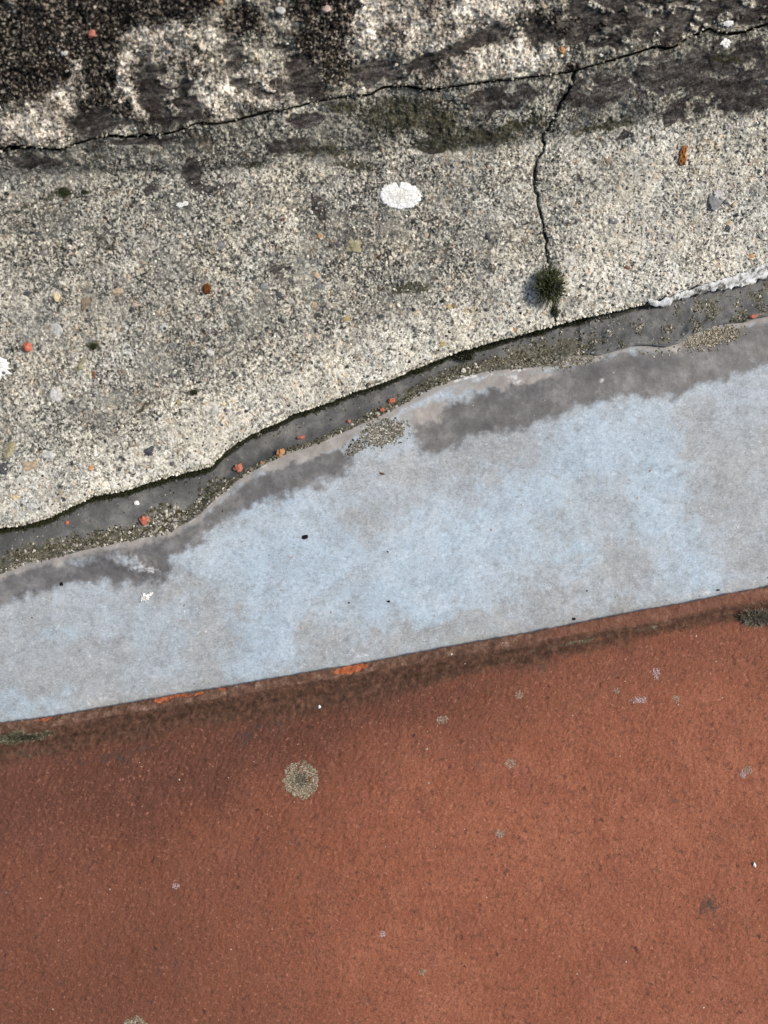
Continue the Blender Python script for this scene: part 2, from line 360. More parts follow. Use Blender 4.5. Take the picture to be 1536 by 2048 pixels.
def mat_tile():
    k = NT('terracotta', 0.78, 0.18)
    big = k.noise(16, 4, 0.6); mid = k.noise(85, 5, 0.7); fine = k.noise(1000, 4, 0.75)
    dirn = k.noise(1, 4, 0.65, vec=k.map((330, 1250, 700), math.radians(56)))
    f = k.mt('ADD', k.mt('MULTIPLY', big, .4), k.mt('MULTIPLY', mid, .6))
    base = k.ramp(f, [(0.33, (.235, .082, .045)), (0.46, (.28, .099, .055)), (0.55, (.318, .116, .065)), (0.68, (.38, .146, .085))])
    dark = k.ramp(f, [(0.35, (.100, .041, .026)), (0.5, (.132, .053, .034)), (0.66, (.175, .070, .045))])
    base = k.mix(k.edge(k.attr('dirt_shade'), mid, 0.5, -.1, 1.1), base, dark)
    purple = k.ramp(k.noise(48, 4, .6), [(0.5, 0.0), (0.68, 0.3)])
    base = k.mix(purple, base, (.19, .075, .055))
    base = k.mix(0.8, base, k.ramp(fine, [(0.28, .35), (0.40, .80), (0.55, 1.0), (0.72, 1.28)]), 'MULTIPLY')
    base = k.mix(0.6, base, k.ramp(dirn, [(0.3, .6), (0.5, 1.0), (0.7, 1.2)]), 'MULTIPLY')
    # small dark pores, blotches, pale flecks
    tv = k.mix(0.006, k.tc, k.noise(260, 3, colr=True), 'ADD')
    pv = k.voro(120, vec=tv); pr = k.sep(k.voro(120, out='Color', vec=tv))
    pore = k.mt('MULTIPLY', k.edge(k.ramp(pv, [(0.02, 1.0), (0.30, 0.0)]), k.noise(700, 3, .7), .5, .5, .8), k.ramp(pr, [(0.45, 0.0), (0.9, 1.0)]))
    base = k.mix(k.mt('MULTIPLY', pore, .75), base, (.07, .033, .024))
    qv = k.voro(34, vec=tv); qr = k.sep(k.voro(34, out='Color', vec=tv))
    bl = k.mt('MULTIPLY', k.edge(k.ramp(qv, [(0.02, 1.0), (0.34, 0.0)]), k.noise(260, 5, .75), .9, .5, 1.0), k.ramp(qr, [(0.45, 0.0), (0.85, 1.0)]))
    base = k.mix(k.mt('MULTIPLY', bl, .6), base, (.095, .06, .05))
    spk = k.ramp(k.noise(520, 5, .8), [(.57, 0.0), (.67, .55)]); base = k.mix(spk, base, (.56, .27, .18))
    spd = k.ramp(k.noise(360, 5, .8), [(.35, .85), (.45, 0.0)]); base = k.mix(spd, base, (.10, .045, .032))
    rim = k.ramp(k.noise(240, 5, .75), [(0.32, (.060, .033, .022)), (0.48, (.125, .066, .044)), (0.60, (.21, .125, .088)), (.72, (.38, .28, .22))])
    base = k.mix(k.edge(k.attr('rim'), mid, 0.35, .25, .75), base, rim)
    base = k.mix(k.edge(k.attr('rimred'), mid, 0.3, .2, .8), base, k.mix(.5, (.22, .085, .052), rim))
    gv = k.ramp(k.noise(330, 5, .7), [(0.34, (.042, .022, .013)), (0.5, (.088, .044, .028)), (0.66, (.155, .080, .050))])
    base = k.mix(k.edge(k.attr('grime'), mid, 0.35, .25, .75), base, gv)
    base = k.mix(k.edge(k.attr('soot'), k.noise(230, 6, .85), 1.4, .45, 1.1), base, (.070, .050, .042))
    base = k.mix(k.edge(k.attr('algae'), k.noise(400, 5, .75), 0.7, .4, .7), base, k.ramp(k.noise(700, 5, .8), [(.36, (.022, .019, .010)), (.5, (.085, .072, .043)), (.6, (.19, .16, .105)), (.7, (.36, .32, .24))]))
    base = k.mix(k.edge(k.attr('chip'), mid, 0.12, .4, .6), base, k.ramp(k.noise(600, 4, .7), [(.35, (.24, .062, .024)), (.5, (.38, .11, .045)), (.65, (.50, .17, .08))]))
    k.col(base)
    h = k.mt('ADD', fine, k.mt('MULTIPLY', dirn, .8)); h = k.mt('SUBTRACT', h, k.mt('MULTIPLY', pore, .7))
    k.nrm(k.bump(mid, 0.0016, 0.5, k.bump(k.noise(430, 4, .7), .0012, .7, k.bump(h, 0.0006, 0.8))))
    return k.m
def mat_grain(name='mixed grit', rough=.9):
    k = NT(name, rough, .2); c = k.attr('tint', True)
    n = k.noise(1500, 4, .7); k.col(k.mix(0.7, c, k.ramp(n, [(.3, .55), (.5, 1.0), (.7, 1.25)]), 'MULTIPLY'))
    k.nrm(k.bump(n, 0.0002, .7)); return k.m
_pm = {}
def mat_plain(name, c1, c2, scale=900, rough=.9, bump=.0002, spec=.2):
    if name in _pm: return _pm[name]
    k = NT(name, rough, spec); n = k.noise(scale, 4, .7)
    k.col(k.ramp(n, [(.32, c1), (.68, c2)])); k.nrm(k.bump(n, bump, .8)); _pm[name] = k.m; return k.m
M_CONC, M_LEAD, M_TILE, M_GRAIN = mat_concrete(), mat_lead(), mat_tile(), mat_grain()

# ------------------------------------------------------------------ the setting
g = fast_mesh('ground', np.array([[-60,-60,-.02],[60,-60,-.02],[60,60,-.02],[-60,60,-.02]], float), np.array([[0,1,2,3]]), mat=mat_plain('roof bedding', (.08,.075,.07), (.16,.15,.13), 60, .95, .002))
tag(g, None, None, kind='structure')

X0, X1 = -220, 1756
# micro relief of the concrete, in mm
def grain(px, py, amp=1.0):
    a, b = warp(px, py, 2.0, 9, 90)
    f1, f2, r = cells(a, b, 5.6, 91); g1, g2, r2 = cells(px, py, 14, 95); q1, q2, r3 = cells(px + 31, py, 30, 97)
    z = 0.55 * (0.5 - f1) * (0.4 + r) + 0.5 * np.clip(.55 - g1, 0, 1) * (r2 > .45) - 0.55 * np.clip(.6 - g1, 0, 1) * (r2 < .22)
    z += 0.7 * np.clip(.42 - q1, 0, 1) * (r3 > .8)
    return amp * (z + 0.30 * fbm(px, py, 8, 2, 98) + 0.25 * fbm(px, py, 26, 2, 99))
SLATE_C = [(575, 292, 52, 17, -4), (72, 322, 62, 14, 5), (385, 342, 24, 24, 30), (398, 372, 30, 10, 20), (445, 375, 28, 8, -12), (610, 240, 40, 18, -6), (290, 282, 80, 9, -3),
           (640, 415, 16, 30, -15), (1010, 195, 80, 26, -8), (1190, 185, 85, 34, -14), (1320, 150, 75, 42, -10), (1450, 140, 110, 50, -8), (1375, 215, 50, 24, -20),
           (1490, 190, 90, 36, -6), (1250, 270, 22, 8, -30), (970, 300, 0.1, 0.1, 0), (865, 300, 30, 8, 0), (1340, 230, 14, 26, 0), (560, 538, 24, 9, 0), (300, 380, 20, 10, 0), (1480, 90, 60, 18, 0)]
MOSS_C = [(800, 230, 95, 40, -5), (930, 280, 120, 22, -4), (880, 250, 40, 40, 0), (700, 330, 50, 8, 5), (1040, 250, 60, 14, -14), (128, 384, 20, 14, 0), (170, 385, 12, 6, 0),
          (1200, 255, 80, 9, -12), (60, 410, 70, 5, -22), (690, 215, 34, 10, 0), (820, 575, 50, 14, 0), (188, 691, 11, 10, 0), (640, 300, 60, 12, 0),
          (215, 490, 22, 6, 40), (390, 785, 14, 5, -20), (290, 815, 26, 7, -35), (1455, 120, 40, 10, 0), (500, 330, 40, 8, 0)]
def conc_attr(px, py):
    ce, bl, cr = _ce(px), _bl(px), _cr(px)
    sl = np.zeros_like(px); ms = np.zeros_like(px)
    for i, (x, y, rx, ry, an) in enumerate(SLATE_C):
        if rx > 1: sl = np.maximum(sl, blob(px, py, x, y, rx, ry, an, .35, 7, 24, 200 + i))
    for i, (x, y, rx, ry, an) in enumerate(MOSS_C): ms = np.maximum(ms, .85 * blob(px, py, x, y, rx, ry, an, .6, 8, 22, 300 + i))
    dv = line_d(px, py, VCR)
    ms = np.maximum(ms, .7 * (1 - sst(.5, 4.5, dv)) * (py < 545) * (.55 + 1.2 * fbm(px, py, 30, 2, 216))); ms = np.maximum(ms, 1.0 * np.exp(-((ce - py) / 3.0)**2))
    sb = fbm(px, py * 1.7, 40, 4, 572); sl = sl * (1 - .75 * sst(.05, .32, sb - .2 * (1 - sst(700, 1100, px))))
    ms = np.maximum(ms, .55 * sst(.25, .5, fbm(px, py, 30, 3, 573)) * sst(-10, 40, bl - py))
    band = sst(-25, 30, bl - py + 20 * fbm(px, py, 60, 3, 211))
    pale = 1.0 - sst(30, 190, ce - py + 50 * fbm(px, py, 150, 2, 212)) + .5 * sst(1050, 1300, px) * (1 - band)  # cream tone, plus light on the curving lower edge painted into the colour
    dirt = .55 * band + .45 * blob(px, py, 600, 470, 260, 110, -12, .8, 40, 120, 213) + .35 * blob(px, py, 870, 560, 120, 60, 0, .8, 20, 60, 214) + .35 * blob(px, py, 150, 430, 260, 60, -8, .8, 20, 60, 215)
    return dict(slate=sl, moss=ms, rough=.45 * band, pale=np.clip(pale, 0, 1), dirt=np.clip(dirt, 0, 1), black=np.zeros_like(px), cream=.0 * px)
def conc_z(px, py):
    a = conc_attr_cache(px, py)
    sl = a['slate']
    z = H_conc(px, py) + grain(px, py) * (1 - .75 * sl) * (1 + .5 * sst(0, 30, _bl(px) - py)) + 2.0 * fbm(px, py, 60, 4, 44) * sst(-10, 50, _bl(px) - py) + .35 * fbm(px, py, 60, 4, 47)
    d = np.clip(_ce(px) - py, 0, None)
    z -= 2.0 * (1 - sst(0, 9, d))**2
    a1, b1 = warp(px, py, 4.0, 22, 45); dv = line_d(a1, b1, VCR)
    z -= 3.2 * (1 - sst(0.7, 3.8 + 1.5 * fbm(px, py, 26, 2, 46), dv)) + 0.35 * (1 - sst(2, 13, dv))
    z -= 1.6 * (1 - sst(0, 4, py - CRACK(px)))**2                     # rolls into the long crack
    hl = line_d(px, py, [(0, 432), (60, 425), (140, 400), (200, 392)]); z -= .9 * (1 - sst(1, 4, hl))
    return z
_cc = {}
def conc_attr_cache(px, py):
    if 'a' not in _cc: _cc['a'] = conc_attr(px, py)
    return _cc['a']
root = empty('concrete_slab', tuple(W(700, 600, 0)))
tag(root, 'pale speckled concrete slab with a ragged lower edge, split by one upright hairline crack', 'concrete slab')
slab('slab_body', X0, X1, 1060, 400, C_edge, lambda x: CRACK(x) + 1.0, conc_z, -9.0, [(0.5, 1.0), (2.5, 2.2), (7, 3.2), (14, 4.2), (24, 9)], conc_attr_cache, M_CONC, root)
SLAB = root

# old mortar above the long crack
BLACK = [[(-260,-240),(470,-240),(430,20),(400,60),(250,60),(240,120),(300,160),(250,240),(180,240),(150,190),(60,215),(-260,215)],
         [(330,110),(400,95),(425,130),(410,165),(370,150)], [(560,60),(720,70),(700,150),(650,165),(600,130)], [(1030,20),(1130,30),(1160,80),(1080,75)], [(560,-60),(740,-60),(720,90),(600,80)],
         [(430,10),(530,10),(540,60),(460,80)]]
CREAM = [[(-260,235),(0,235),(60,205),(130,190),(160,200),(140,255),(110,290),(-260,340)], [(250,60),(330,45),(430,40),(430,70),(380,80),(330,90),(250,90)], [(240,90),(270,100),(270,200),(300,250),(270,255),(235,190)],
         [(390,85),(430,70),(420,130),(450,240),(420,245),(395,190)], [(110,170),(160,120),(170,190),(130,200)], [(720,-240),(1060,-240),(1080,10),(1000,50),(900,80),(790,110),(690,110),(700,60)], [(440,110),(560,130),(600,200),(480,225),(440,190)],
         [(300,90),(390,95),(380,140),(320,150)], [(940,85),(1090,80),(1130,100),(1040,140),(900,160),(820,160)]]
SLATE = [[(265,100),(310,130),(380,150),(395,190),(415,245),(300,262),(270,180)], [(110,235),(170,215),(260,235),(265,262),(150,275)], [(440,85),(480,90),(500,150),(560,150),(640,160),(650,205),(560,205),(470,180),(440,140)],
         [(545,90),(600,95),(640,150),(660,190),(570,170)], [(700,130),(790,120),(860,110),(960,50),(1060,40),(1140,60),(1140,88),(1000,85),(950,110),(880,140),(800,165),(700,175)],
         [(1130,-60),(1560,-60),(1760,-80),(1760,60),(1420,50),(1330,85),(1200,100),(1120,80)]]
def wall_attr(px, py):
    f = lambda L, s, soft, amp: np.maximum.reduce([area(px, py, p, soft, amp, 34, s + i) for i, p in enumerate(L)])
    sl = f(SLATE, 500, 15, 15); bk = f(BLACK, 520, 26, 18); cm = f(CREAM, 540, 20, 18)
    br = fbm(px, py * 1.6, 46, 4, 570); br2 = fbm(px + 90, py, 70, 4, 571)
    sl = sl * (1 - .8 * sst(.10, .34, br + .10 * sst(800, 1200, px))) ; bk = np.maximum(bk, .95 * sst(.02, .36, br2) * sst(700, 1100, px) * (1 - cm)); cm = np.maximum(cm * (1 - .5 * sst(.2, .5, br2)), .6 * sst(.30, .5, br))
    ms = .7 * np.exp(-((py - _cr(px)) / 6.0)**2) + .5 * blob(px, py, 660, 150, 60, 30, 0, .7, 14, 30, 560)
    return dict(slate=sl * (1 - .3 * cm), black=bk, cream=cm, moss=np.clip(ms, 0, 1), rough=1 + 0 * px, pale=.3 + 0 * px, dirt=.45 + 0 * px)
_wc = {}
def wall_attr_c(px, py):
    if 'a' not in _wc: _wc['a'] = wall_attr(px, py)
    return _wc['a']
def wall_z(px, py):
    a = wall_attr_c(px, py)
    r = 1 - .8 * a['slate']
    z = H_wall(px, py) + grain(px, py, 1.1) * r * (1 + .5 * a['black']) + r * (2.5 * fbm(px, py, 44, 4, 52) + .5 * a['cream'] + .6 * a['black'] * fbm(px, py, 11, 2, 53))
    f1, f2, rr = cells(px, py, 17, 54); z += .8 * a['black'] * (1 - a['slate']) * np.clip(.5 - f1, 0, 1) * rr * 2
    z -= .8 * a['slate'] - .8 * a['slate'] * fbm(px * .6, py * 2.2, 22, 3, 55)
    z += 1.2 * fbm(px, py, 75, 3, 58) * sst(0, 40, _cr(px) - py)
    z -= 1.2 * (1 - sst(0, 5, _cr(px) - py))**2
    return z
gapw = curve([(-300,6),(0,7),(50,4),(80,1.0),(140,.8),(200,.3),(230,3),(300,1.2),(340,1.6),(380,.5),(440,.5),(600,.6),(640,.2),(700,.5),(770,1.8),(845,1.6),(870,.2),(980,.4),(1100,.2),(1200,.4),(1310,2.0),(1345,1.6),(1365,.8),(1385,2.2),(1410,2.0),(1425,.8),(1450,1.6),(1500,2.5),(1536,2),(1840,2)])
wall = slab('mortar_wall', X0, X1, 1060, 300, lambda x: CRACK(x) - (1.3 * gapw(x) + .7) * (1 + .5 * fbm(x, z0(x), 15, 2, 57)), lambda x: 0 * x - 330.0, wall_z, -9.0, [(.5, 1.2), (1.0, 3.0), (3, 6), (8, 12)], wall_attr_c, M_CONC)
tag(wall, 'dark lichen-crusted old mortar above the long crack, blotched black, cream and slate grey', 'mortar')

# ------------------------------------------------------------------ lead flashing
root = empty('lead_flashing', tuple(W(700, 1100, 0))); LEAD = root
tag(root, 'blue-grey lead flashing sheet between the concrete slab and the terracotta tile', 'lead flashing')
DAMP = [[(-260,1235),(0,1156),(60,1133),(150,1112),(275,1085),(340,1070),(400,1036),(440,1000),(500,965),(560,925),(640,905),(700,905),(705,935),(650,965),(560,990),(500,1010),(450,1035),(400,1075),(340,1120),(335,1160),(250,1166),(160,1160),(90,1175),(40,1196),(-260,1280)],
        [(826,868),(838,838),(900,810),(960,790),(1020,765),(1090,748),(1180,722),(1260,706),(1330,702),(1400,676),(1470,655),(1540,640),(1760,600),(1760,680),(1536,728),(1470,738),(1455,755),(1400,765),(1372,782),(1340,790),(1310,797),(1270,786),(1220,792),(1150,812),(1090,838),(1050,856),(980,860),(930,880),(890,900),(850,905)]]
TAN = [(60,1240,110,40,-8),(130,1340,120,70,0),(-60,1300,120,90,0),(420,1290,60,130,10),(240,1395,140,32,-6),(650,1290,55,50,0),(980,900,110,60,-10),(1460,980,80,120,0),(1500,1120,60,60,0),(900,1260,250,26,-10),(1190,1240,200,20,-10),
       (330,1180,110,30,-10),(800,940,100,40,0),(730,1040,60,40,0),(1250,1130,70,60,0),(1110,1200,90,30,-10),(1390,860,40,60,0),(570,1390,40,40,0),(1540,900,60,80,0),(210,1330,60,60,0)]
BLUE = [(1330,1000,70,190,-14),(1180,900,120,60,-10),(600,1120,180,80,-10),(540,1000,70,24,-20),(900,1080,200,60,-8),(820,1180,160,60,-8),(500,1280,120,90,0),(1400,1140,50,60,0),(100,1250,50,40,0),(430,1330,50,50,0),(1155,1110,32,22,0),(60,1400,80,30,0),(1060,980,90,50,0)]
wfun = curve([(-300,44),(0,46),(150,40),(300,34),(420,30),(480,12),(560,9),(700,14),(760,22),(860,30),(960,24),(1030,52),(1090,60),(1140,56),(1180,20),(1840,20)])
def lead_attr(px, py):
    d = np.maximum.reduce([area(px, py, p, 19, 9, 22, 600 + i) for i, p in enumerate(DAMP)])
    d = d * (1 - .45 * blob(px, py, 190, 1120, 70, 8, -4, .7, 6, 20, 610)) * (1 - .7 * blob(px, py, 265, 1128, 44, 12, 20, .6, 8, 16, 611))
    d *= 1 - .75 * blob(px, py, 610, 905, 110, 16, -18, .8, 8, 30, 612)
    t = np.maximum.reduce([.9 * blob(px, py, x, y, rx, ry, a, .75, 30, 45, 620 + i) for i, (x, y, rx, ry, a) in enumerate(TAN)])
    b = np.maximum.reduce([.9 * blob(px, py, x, y, rx, ry, a, .75, 30, 45, 650 + i) for i, (x, y, rx, ry, a) in enumerate(BLUE)])
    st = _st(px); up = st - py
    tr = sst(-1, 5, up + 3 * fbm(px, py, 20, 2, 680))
    du = (1 - sst(3, 26, -up + 12 * fbm(px, py, 40, 3, 681))) * (up < 6) * .75
    du = np.maximum(du, blob(px, py, 620, 900, 120, 18, -20, .7, 8, 30, 682)); du = np.maximum(du, .8 * blob(px, py, 1010, 762, 130, 14, -8, .7, 10, 30, 683))
    du = np.maximum(du, .8 * blob(px, py, 850, 830, 60, 26, -25, .7, 10, 30, 684)); du = np.maximum(du, .7 * blob(px, py, 1040, 1130, 0.1, .1))
    lime = .8 * blob(px, py, 285, 1135, 50, 13, 14, .8, 8, 20, 690) + .6 * blob(px, py, 960, 752, 70, 8, -6, .8, 6, 20, 691) + .7 * blob(px, py, 1035, 762, 28, 12, 0, .8, 6, 16, 692) + .5 * blob(px, py, 1235, 742, 34, 5, -24, .8, 5, 12, 693) + .5 * blob(px, py, 1200, 760, 14, 4, -24, .8, 5, 12, 693) + .45 * blob(px, py, 1535, 725, 30, 8, -10, .8, 5, 12, 693)
    lime = lime + .75 * np.exp(-((up + 2) / 2.5)**2) * sst(-.1, .4, fbm(px, py, 70, 2, 694))  # broken pale line on the crest: a highlight painted into the colour
    lime = lime + .6 * np.exp(-((_te(px) - py - 14) / 14.0)**2) * sst(0, .5, fbm(px, py, 90, 2, 695))
    msh = 1.15 * (1 - sst(5, 17, py - _ce(px) + 9 * fbm(px, py, 40, 3, 697))) * (1 - .6 * sst(1290, 1330, px))  # dark moss and the shadow under the slab edge, painted as one band
    silt = sst(-2, 4, up) * (1 - sst(.5, 1.15, up / wfun(px) + .5 * fbm(px, py, 30, 3, 698))) * .9
    silt = np.maximum(silt, .9 * blob(px, py, 768, 866, 46, 25, -14, .5, 9, 16, 5)); silt = np.maximum(silt, .7 * blob(px, py, 710, 896, 22, 12, -30, .5, 9, 16, 5))
    for q in [(1158,709,36,11,10), (1420,676,58,17,-12), (1120,726,52,9,-4)]: silt = np.maximum(silt, .85 * blob(px, py, *q, .6, 8, 16, 7))
    return dict(silt=silt, moss_shadow=msh, damp=d, tan=t, blue=b, trough=tr, dusty=np.clip(du, 0, 1), lime=np.clip(lime, 0, 1))
def lead_z(px, py):
    z = H_apron(px, py) + .10 * fbm(px, py, 14, 3, 700) + .05 * fbm(px, py, 5, 2, 701)
    z += .7 * blob(px, py, 268, 1128, 44, 12, 16, .7, 5, 12, 702) * (1 + fbm(px, py, 10, 2, 703))
    return z
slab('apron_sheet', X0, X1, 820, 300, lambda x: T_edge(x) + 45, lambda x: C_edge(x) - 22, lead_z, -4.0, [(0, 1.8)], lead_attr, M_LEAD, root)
# overlapping strip on the right
def strip_attr(px, py):
    a = lead_attr(px, py); o = np.ones_like(px)
    n = fbm(px, py, 26, 3, 710)
    return dict(silt=.75 * sst(.0, .5, fbm(px, py, 30, 3, 915) + .25 * sst(1240, 1420, px)), moss_shadow=a['moss_shadow'], damp=0 * o, tan=0 * o, blue=0 * o, trough=o, dusty=.85 * sst(1290, 1420, px + 60 * n) * sst(-.1, .25, n + .1), lime=.25 * sst(0, .5, n))
def strip_low(x): return STEP(x) + 1.0
def strip_z(px, py):
    z = H_strip(px, py) + .22 * fbm(px, py, 12, 3, 711) + .5 * np.clip(.45 - cells(px, py, 18, 712)[0], 0, 1)
    z -= 1.0 * (1 - sst(0, 8, _st(px) - py))**2
    return z
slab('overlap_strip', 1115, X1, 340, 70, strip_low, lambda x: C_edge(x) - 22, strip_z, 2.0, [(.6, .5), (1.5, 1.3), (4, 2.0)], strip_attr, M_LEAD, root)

# ------------------------------------------------------------------ terracotta tile
root = empty('terracotta_tile', tuple(W(768, 1700, 0))); TILE = root
tag(root, 'large red-brown terracotta tile with a raised, chipped rim along the lead sheet', 'tile')
CHIPS = [(350,1391,30,4,-8,.9),(325,1400,16,5,-8,1),(400,1387,14,3,-8,.9),(90,1439,18,3,-6,1),(702,1338,36,8,-12,1),(445,1378,8,3,0,.8),(830,1310,6,2,0,.6),(372,1392,10,3,0,1)]
def tile_attr(px, py):
    d = py - _te(px)
    chip = np.zeros_like(px)
    for i, (x, y, rx, ry, a, s) in enumerate(CHIPS): chip = np.maximum(chip, s * blob(px, py, x, y, rx, ry, a, .25, 3, 12, 800 + i))
    right = sst(700, 1300, px)
    rim = (1 - sst(26, 46, d)) * (1 - .0 * right)
    rimred = (1 - sst(20, 36, d)) * sst(850, 1300, px)
    wid = 52 - 22 * right + 30 * fbm(px, py, 170, 3, 810)
    grime = np.exp(-np.clip((d - 42) / wid, -9, 9)**2 * 1.1) * (.85 - .15 * right) * (1 - .5 * (d < 20))
    soot = .9 * blob(px, py, 1415, 1812, 22, 26, 20, .7, 6, 22, 840) + .7 * blob(px, py, 1310, 1738, 9, 12, 0, .7, 4, 12, 841) + .7 * blob(px, py, 1350, 1600, 8, 8, 0, .7, 4, 12, 842) + .6 * blob(px, py, 960, 1860, 9, 20, 0, .7, 4, 12, 843) + .5 * blob(px, py, 360, 1790, 10, 14, 10, .7, 4, 12, 844) + .6 * blob(px, py, 1045, 1685, 8, 9, 0, .7, 4, 12, 845) + .5 * blob(px, py, 1500, 1850, 20, 26, 20, .7, 6, 22, 846) + .75 * blob(px, py, 520, 1465, 80, 20, -24, .8, 14, 40, 811) + .7 * blob(px, py, 240, 1510, 120, 22, -10, .8, 14, 40, 812) + .5 * blob(px, py, 940, 1390, 120, 16, -8, .8, 14, 40, 813) + .35 * blob(px, py, 700, 1460, 120, 30, -10, .9, 14, 40, 814)
    algae = .9 * blob(px, py, 45, 1474, 66, 11, -6, .5, 6, 20, 815) + .45 * blob(px, py, 60, 1510, 90, 14, -6, .8, 8, 20, 816)
    algae = algae + .75 * (.35 + 1.3 * fbm(px, py, 60, 3, 850)).clip(0, 1) * np.exp(-((d - 38 + 4 * fbm(px, py, 50, 2, 851)) / 4.5)**2) * sst(600, 1300, px + 200 * fbm(px, py, 50, 2, 818)) + .15 * np.exp(-((d - 34) / 8.0)**2)
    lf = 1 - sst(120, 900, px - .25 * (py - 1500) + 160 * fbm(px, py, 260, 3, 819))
    dirt_shade = np.clip(.62 * lf + .9 * (1 - sst(60, 330, d + 70 * fbm(px, py, 120, 3, 820))) * (1 - .5 * right), 0, 1)  # dirt below the rim, plus shade at the left painted into the colour
    return dict(chip=chip, rim=rim, rimred=rimred, grime=np.clip(grime, 0, 1), soot=soot, algae=np.clip(algae, 0, 1), dirt_shade=dirt_shade)
_tc = {}
def tile_attr_c(px, py):
    if 'a' not in _tc: _tc['a'] = tile_attr(px, py)
    return _tc['a']
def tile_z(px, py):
    a = tile_attr_c(px, py); d = py - _te(px)
    z = H_tile(px, py) - .9 * a['chip'] + .20 * fbm(px, py, 8, 2, 830) + .25 * fbm(px, py, 50, 2, 831)
    u_, v_ = px * .56 - py * .83, px * .83 + py * .56
    z += fbm(u_ / 3.0, v_, 6.5, 2, 834) * (.13 + .28 * blob(px, py, 420, 1560, 520, 190, -14, .8, 30, 110, 1))
    f1, f2, r = cells(px, py, 26, 832); z -= .9 * np.clip(.22 - f1, 0, 1) * (r > .6) * 2 * (d > 60)
    z += .5 * a['algae'] * (1 + fbm(px, py, 6, 2, 833)) - .35 * np.exp(-((d - 50) / 3.0)**2) * sst(1250, 1300, px)
    return z
# the tile's own top runs down the picture, so its far outline is the raised rim
def tslab():
    xs_n, ys_n = 820, 400
    lo = lambda x: 0 * x + 2330.0
    up = lambda x: T_edge(x)
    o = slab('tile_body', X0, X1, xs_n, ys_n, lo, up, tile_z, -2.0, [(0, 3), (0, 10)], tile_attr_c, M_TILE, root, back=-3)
    return o
tslab()
# ------------------------------------------------------------------ small things: builders
_t = (1 + 5**.5) / 2
ICO = np.array([[-1,_t,0],[1,_t,0],[-1,-_t,0],[1,-_t,0],[0,-1,_t],[0,1,_t],[0,-1,-_t],[0,1,-_t],[_t,0,-1],[_t,0,1],[-_t,0,-1],[-_t,0,1]]); ICO /= np.linalg.norm(ICO[0])
ICF = np.array([[0,11,5],[0,5,1],[0,1,7],[0,7,10],[0,10,11],[1,5,9],[5,11,4],[11,10,2],[10,7,6],[7,1,8],[3,9,4],[3,4,2],[3,2,6],[3,6,8],[3,8,9],[4,9,5],[2,4,11],[6,2,10],[8,6,7],[9,8,1]])
def sub(v, f):
    v = [tuple(p) for p in v]; key = {}; nf = []
    def mid(a, b):
        k = (min(a, b), max(a, b))
        if k not in key:
            m = (np.array(v[a]) + np.array(v[b])) / 2; v.append(tuple(m / np.linalg.norm(m))); key[k] = len(v) - 1
        return key[k]
    for a, b, c in f:
        x, y, z = mid(a, b), mid(b, c), mid(c, a); nf += [[a, x, z], [b, y, x], [c, z, y], [x, y, z]]
    return np.array(v), np.array(nf)
IC1 = sub(ICO, ICF); IC2 = sub(*IC1); IC3 = sub(*IC2)
def micro(px, py):
    """height of the finished relief, near enough for resting things on it"""
    px = np.atleast_1d(np.asarray(px, float)); py = np.atleast_1d(np.asarray(py, float)); z = H(px, py)
    return z + np.where(py < _ce(px), grain(px, py), 0)
def grains(name, px, py, r, tint, mat, parent=None, flat=.65, sink=.25, jit=.28):
    n = len(px); z = micro(px, py)
    A = rng.uniform(0, 2 * np.pi, n); B = rng.uniform(-.5, .5, n)
    base = ICO[None] * (1 + rng.uniform(-jit, jit, (n, 12, 1))) * np.stack([rng.uniform(.8, 1.35, n), rng.uniform(.65, 1, n), flat * rng.uniform(.7, 1.2, n)], -1)[:, None]
    y = base[..., 1] * np.cos(B)[:, None] - base[..., 2] * np.sin(B)[:, None]; zz = base[..., 1] * np.sin(B)[:, None] + base[..., 2] * np.cos(B)[:, None]
    x = base[..., 0]; c, s = np.cos(A)[:, None], np.sin(A)[:, None]
    X, Y = x * c - y * s, x * s + y * c
    R = (r * .25)[:, None]
    P = W(px[:, None] + X * r[:, None], py[:, None] + Y * r[:, None], z[:, None] + zz * R + (R * flat * (.9 - 2 * sink)))
    F = (ICF[None] + (np.arange(n) * 12)[:, None, None]).reshape(-1, 3)
    F = F[:, ::-1]
    return fast_mesh(name, P.reshape(-1, 3), tris=F, mat=mat, parent=parent, attrs=dict(tint=np.repeat(tint, 12, 0)), smooth=False)
def stone(name, px, py, rx, ry, ang, mat, parent=None, h=.6, sink=.4, rough=.16, lod=2, seed=0, lift=0.0):
    """one irregular stone; rx, ry in image pixels, h = height / width, sink = share buried"""
    v, f = (IC1, IC2, IC3)[lod - 1]; seed += int(px * 7 + py * 13)
    n = 1 + rough * 1.6 * fbm(v[:, 0] * 1.3 + v[:, 2] * .7 + 5, v[:, 1] * 1.3 - v[:, 2] * .9 + 3, 1.0, 3, seed)
    fl = np.random.default_rng(seed); 
    for _ in range(5):                                   # worn facets
        d = fl.normal(size=3); d /= np.linalg.norm(d); k = v @ d; n = np.where(k * n > .78, .78 / np.maximum(k, .1), n)
    p = v * n[:, None]; a = math.radians(ang); c, s = math.cos(a), math.sin(a)
    X, Y = p[:, 0] * rx, p[:, 1] * ry; hh = h * (rx + ry) / 2 * .25
    z = float(micro(px, py)[0]) + lift
    return fast_mesh(name, W(px + X * c - Y * s, py + X * s + Y * c, z + p[:, 2] * hh + hh * (1 - 2 * sink)), tris=f[:, ::-1], mat=mat, parent=parent)
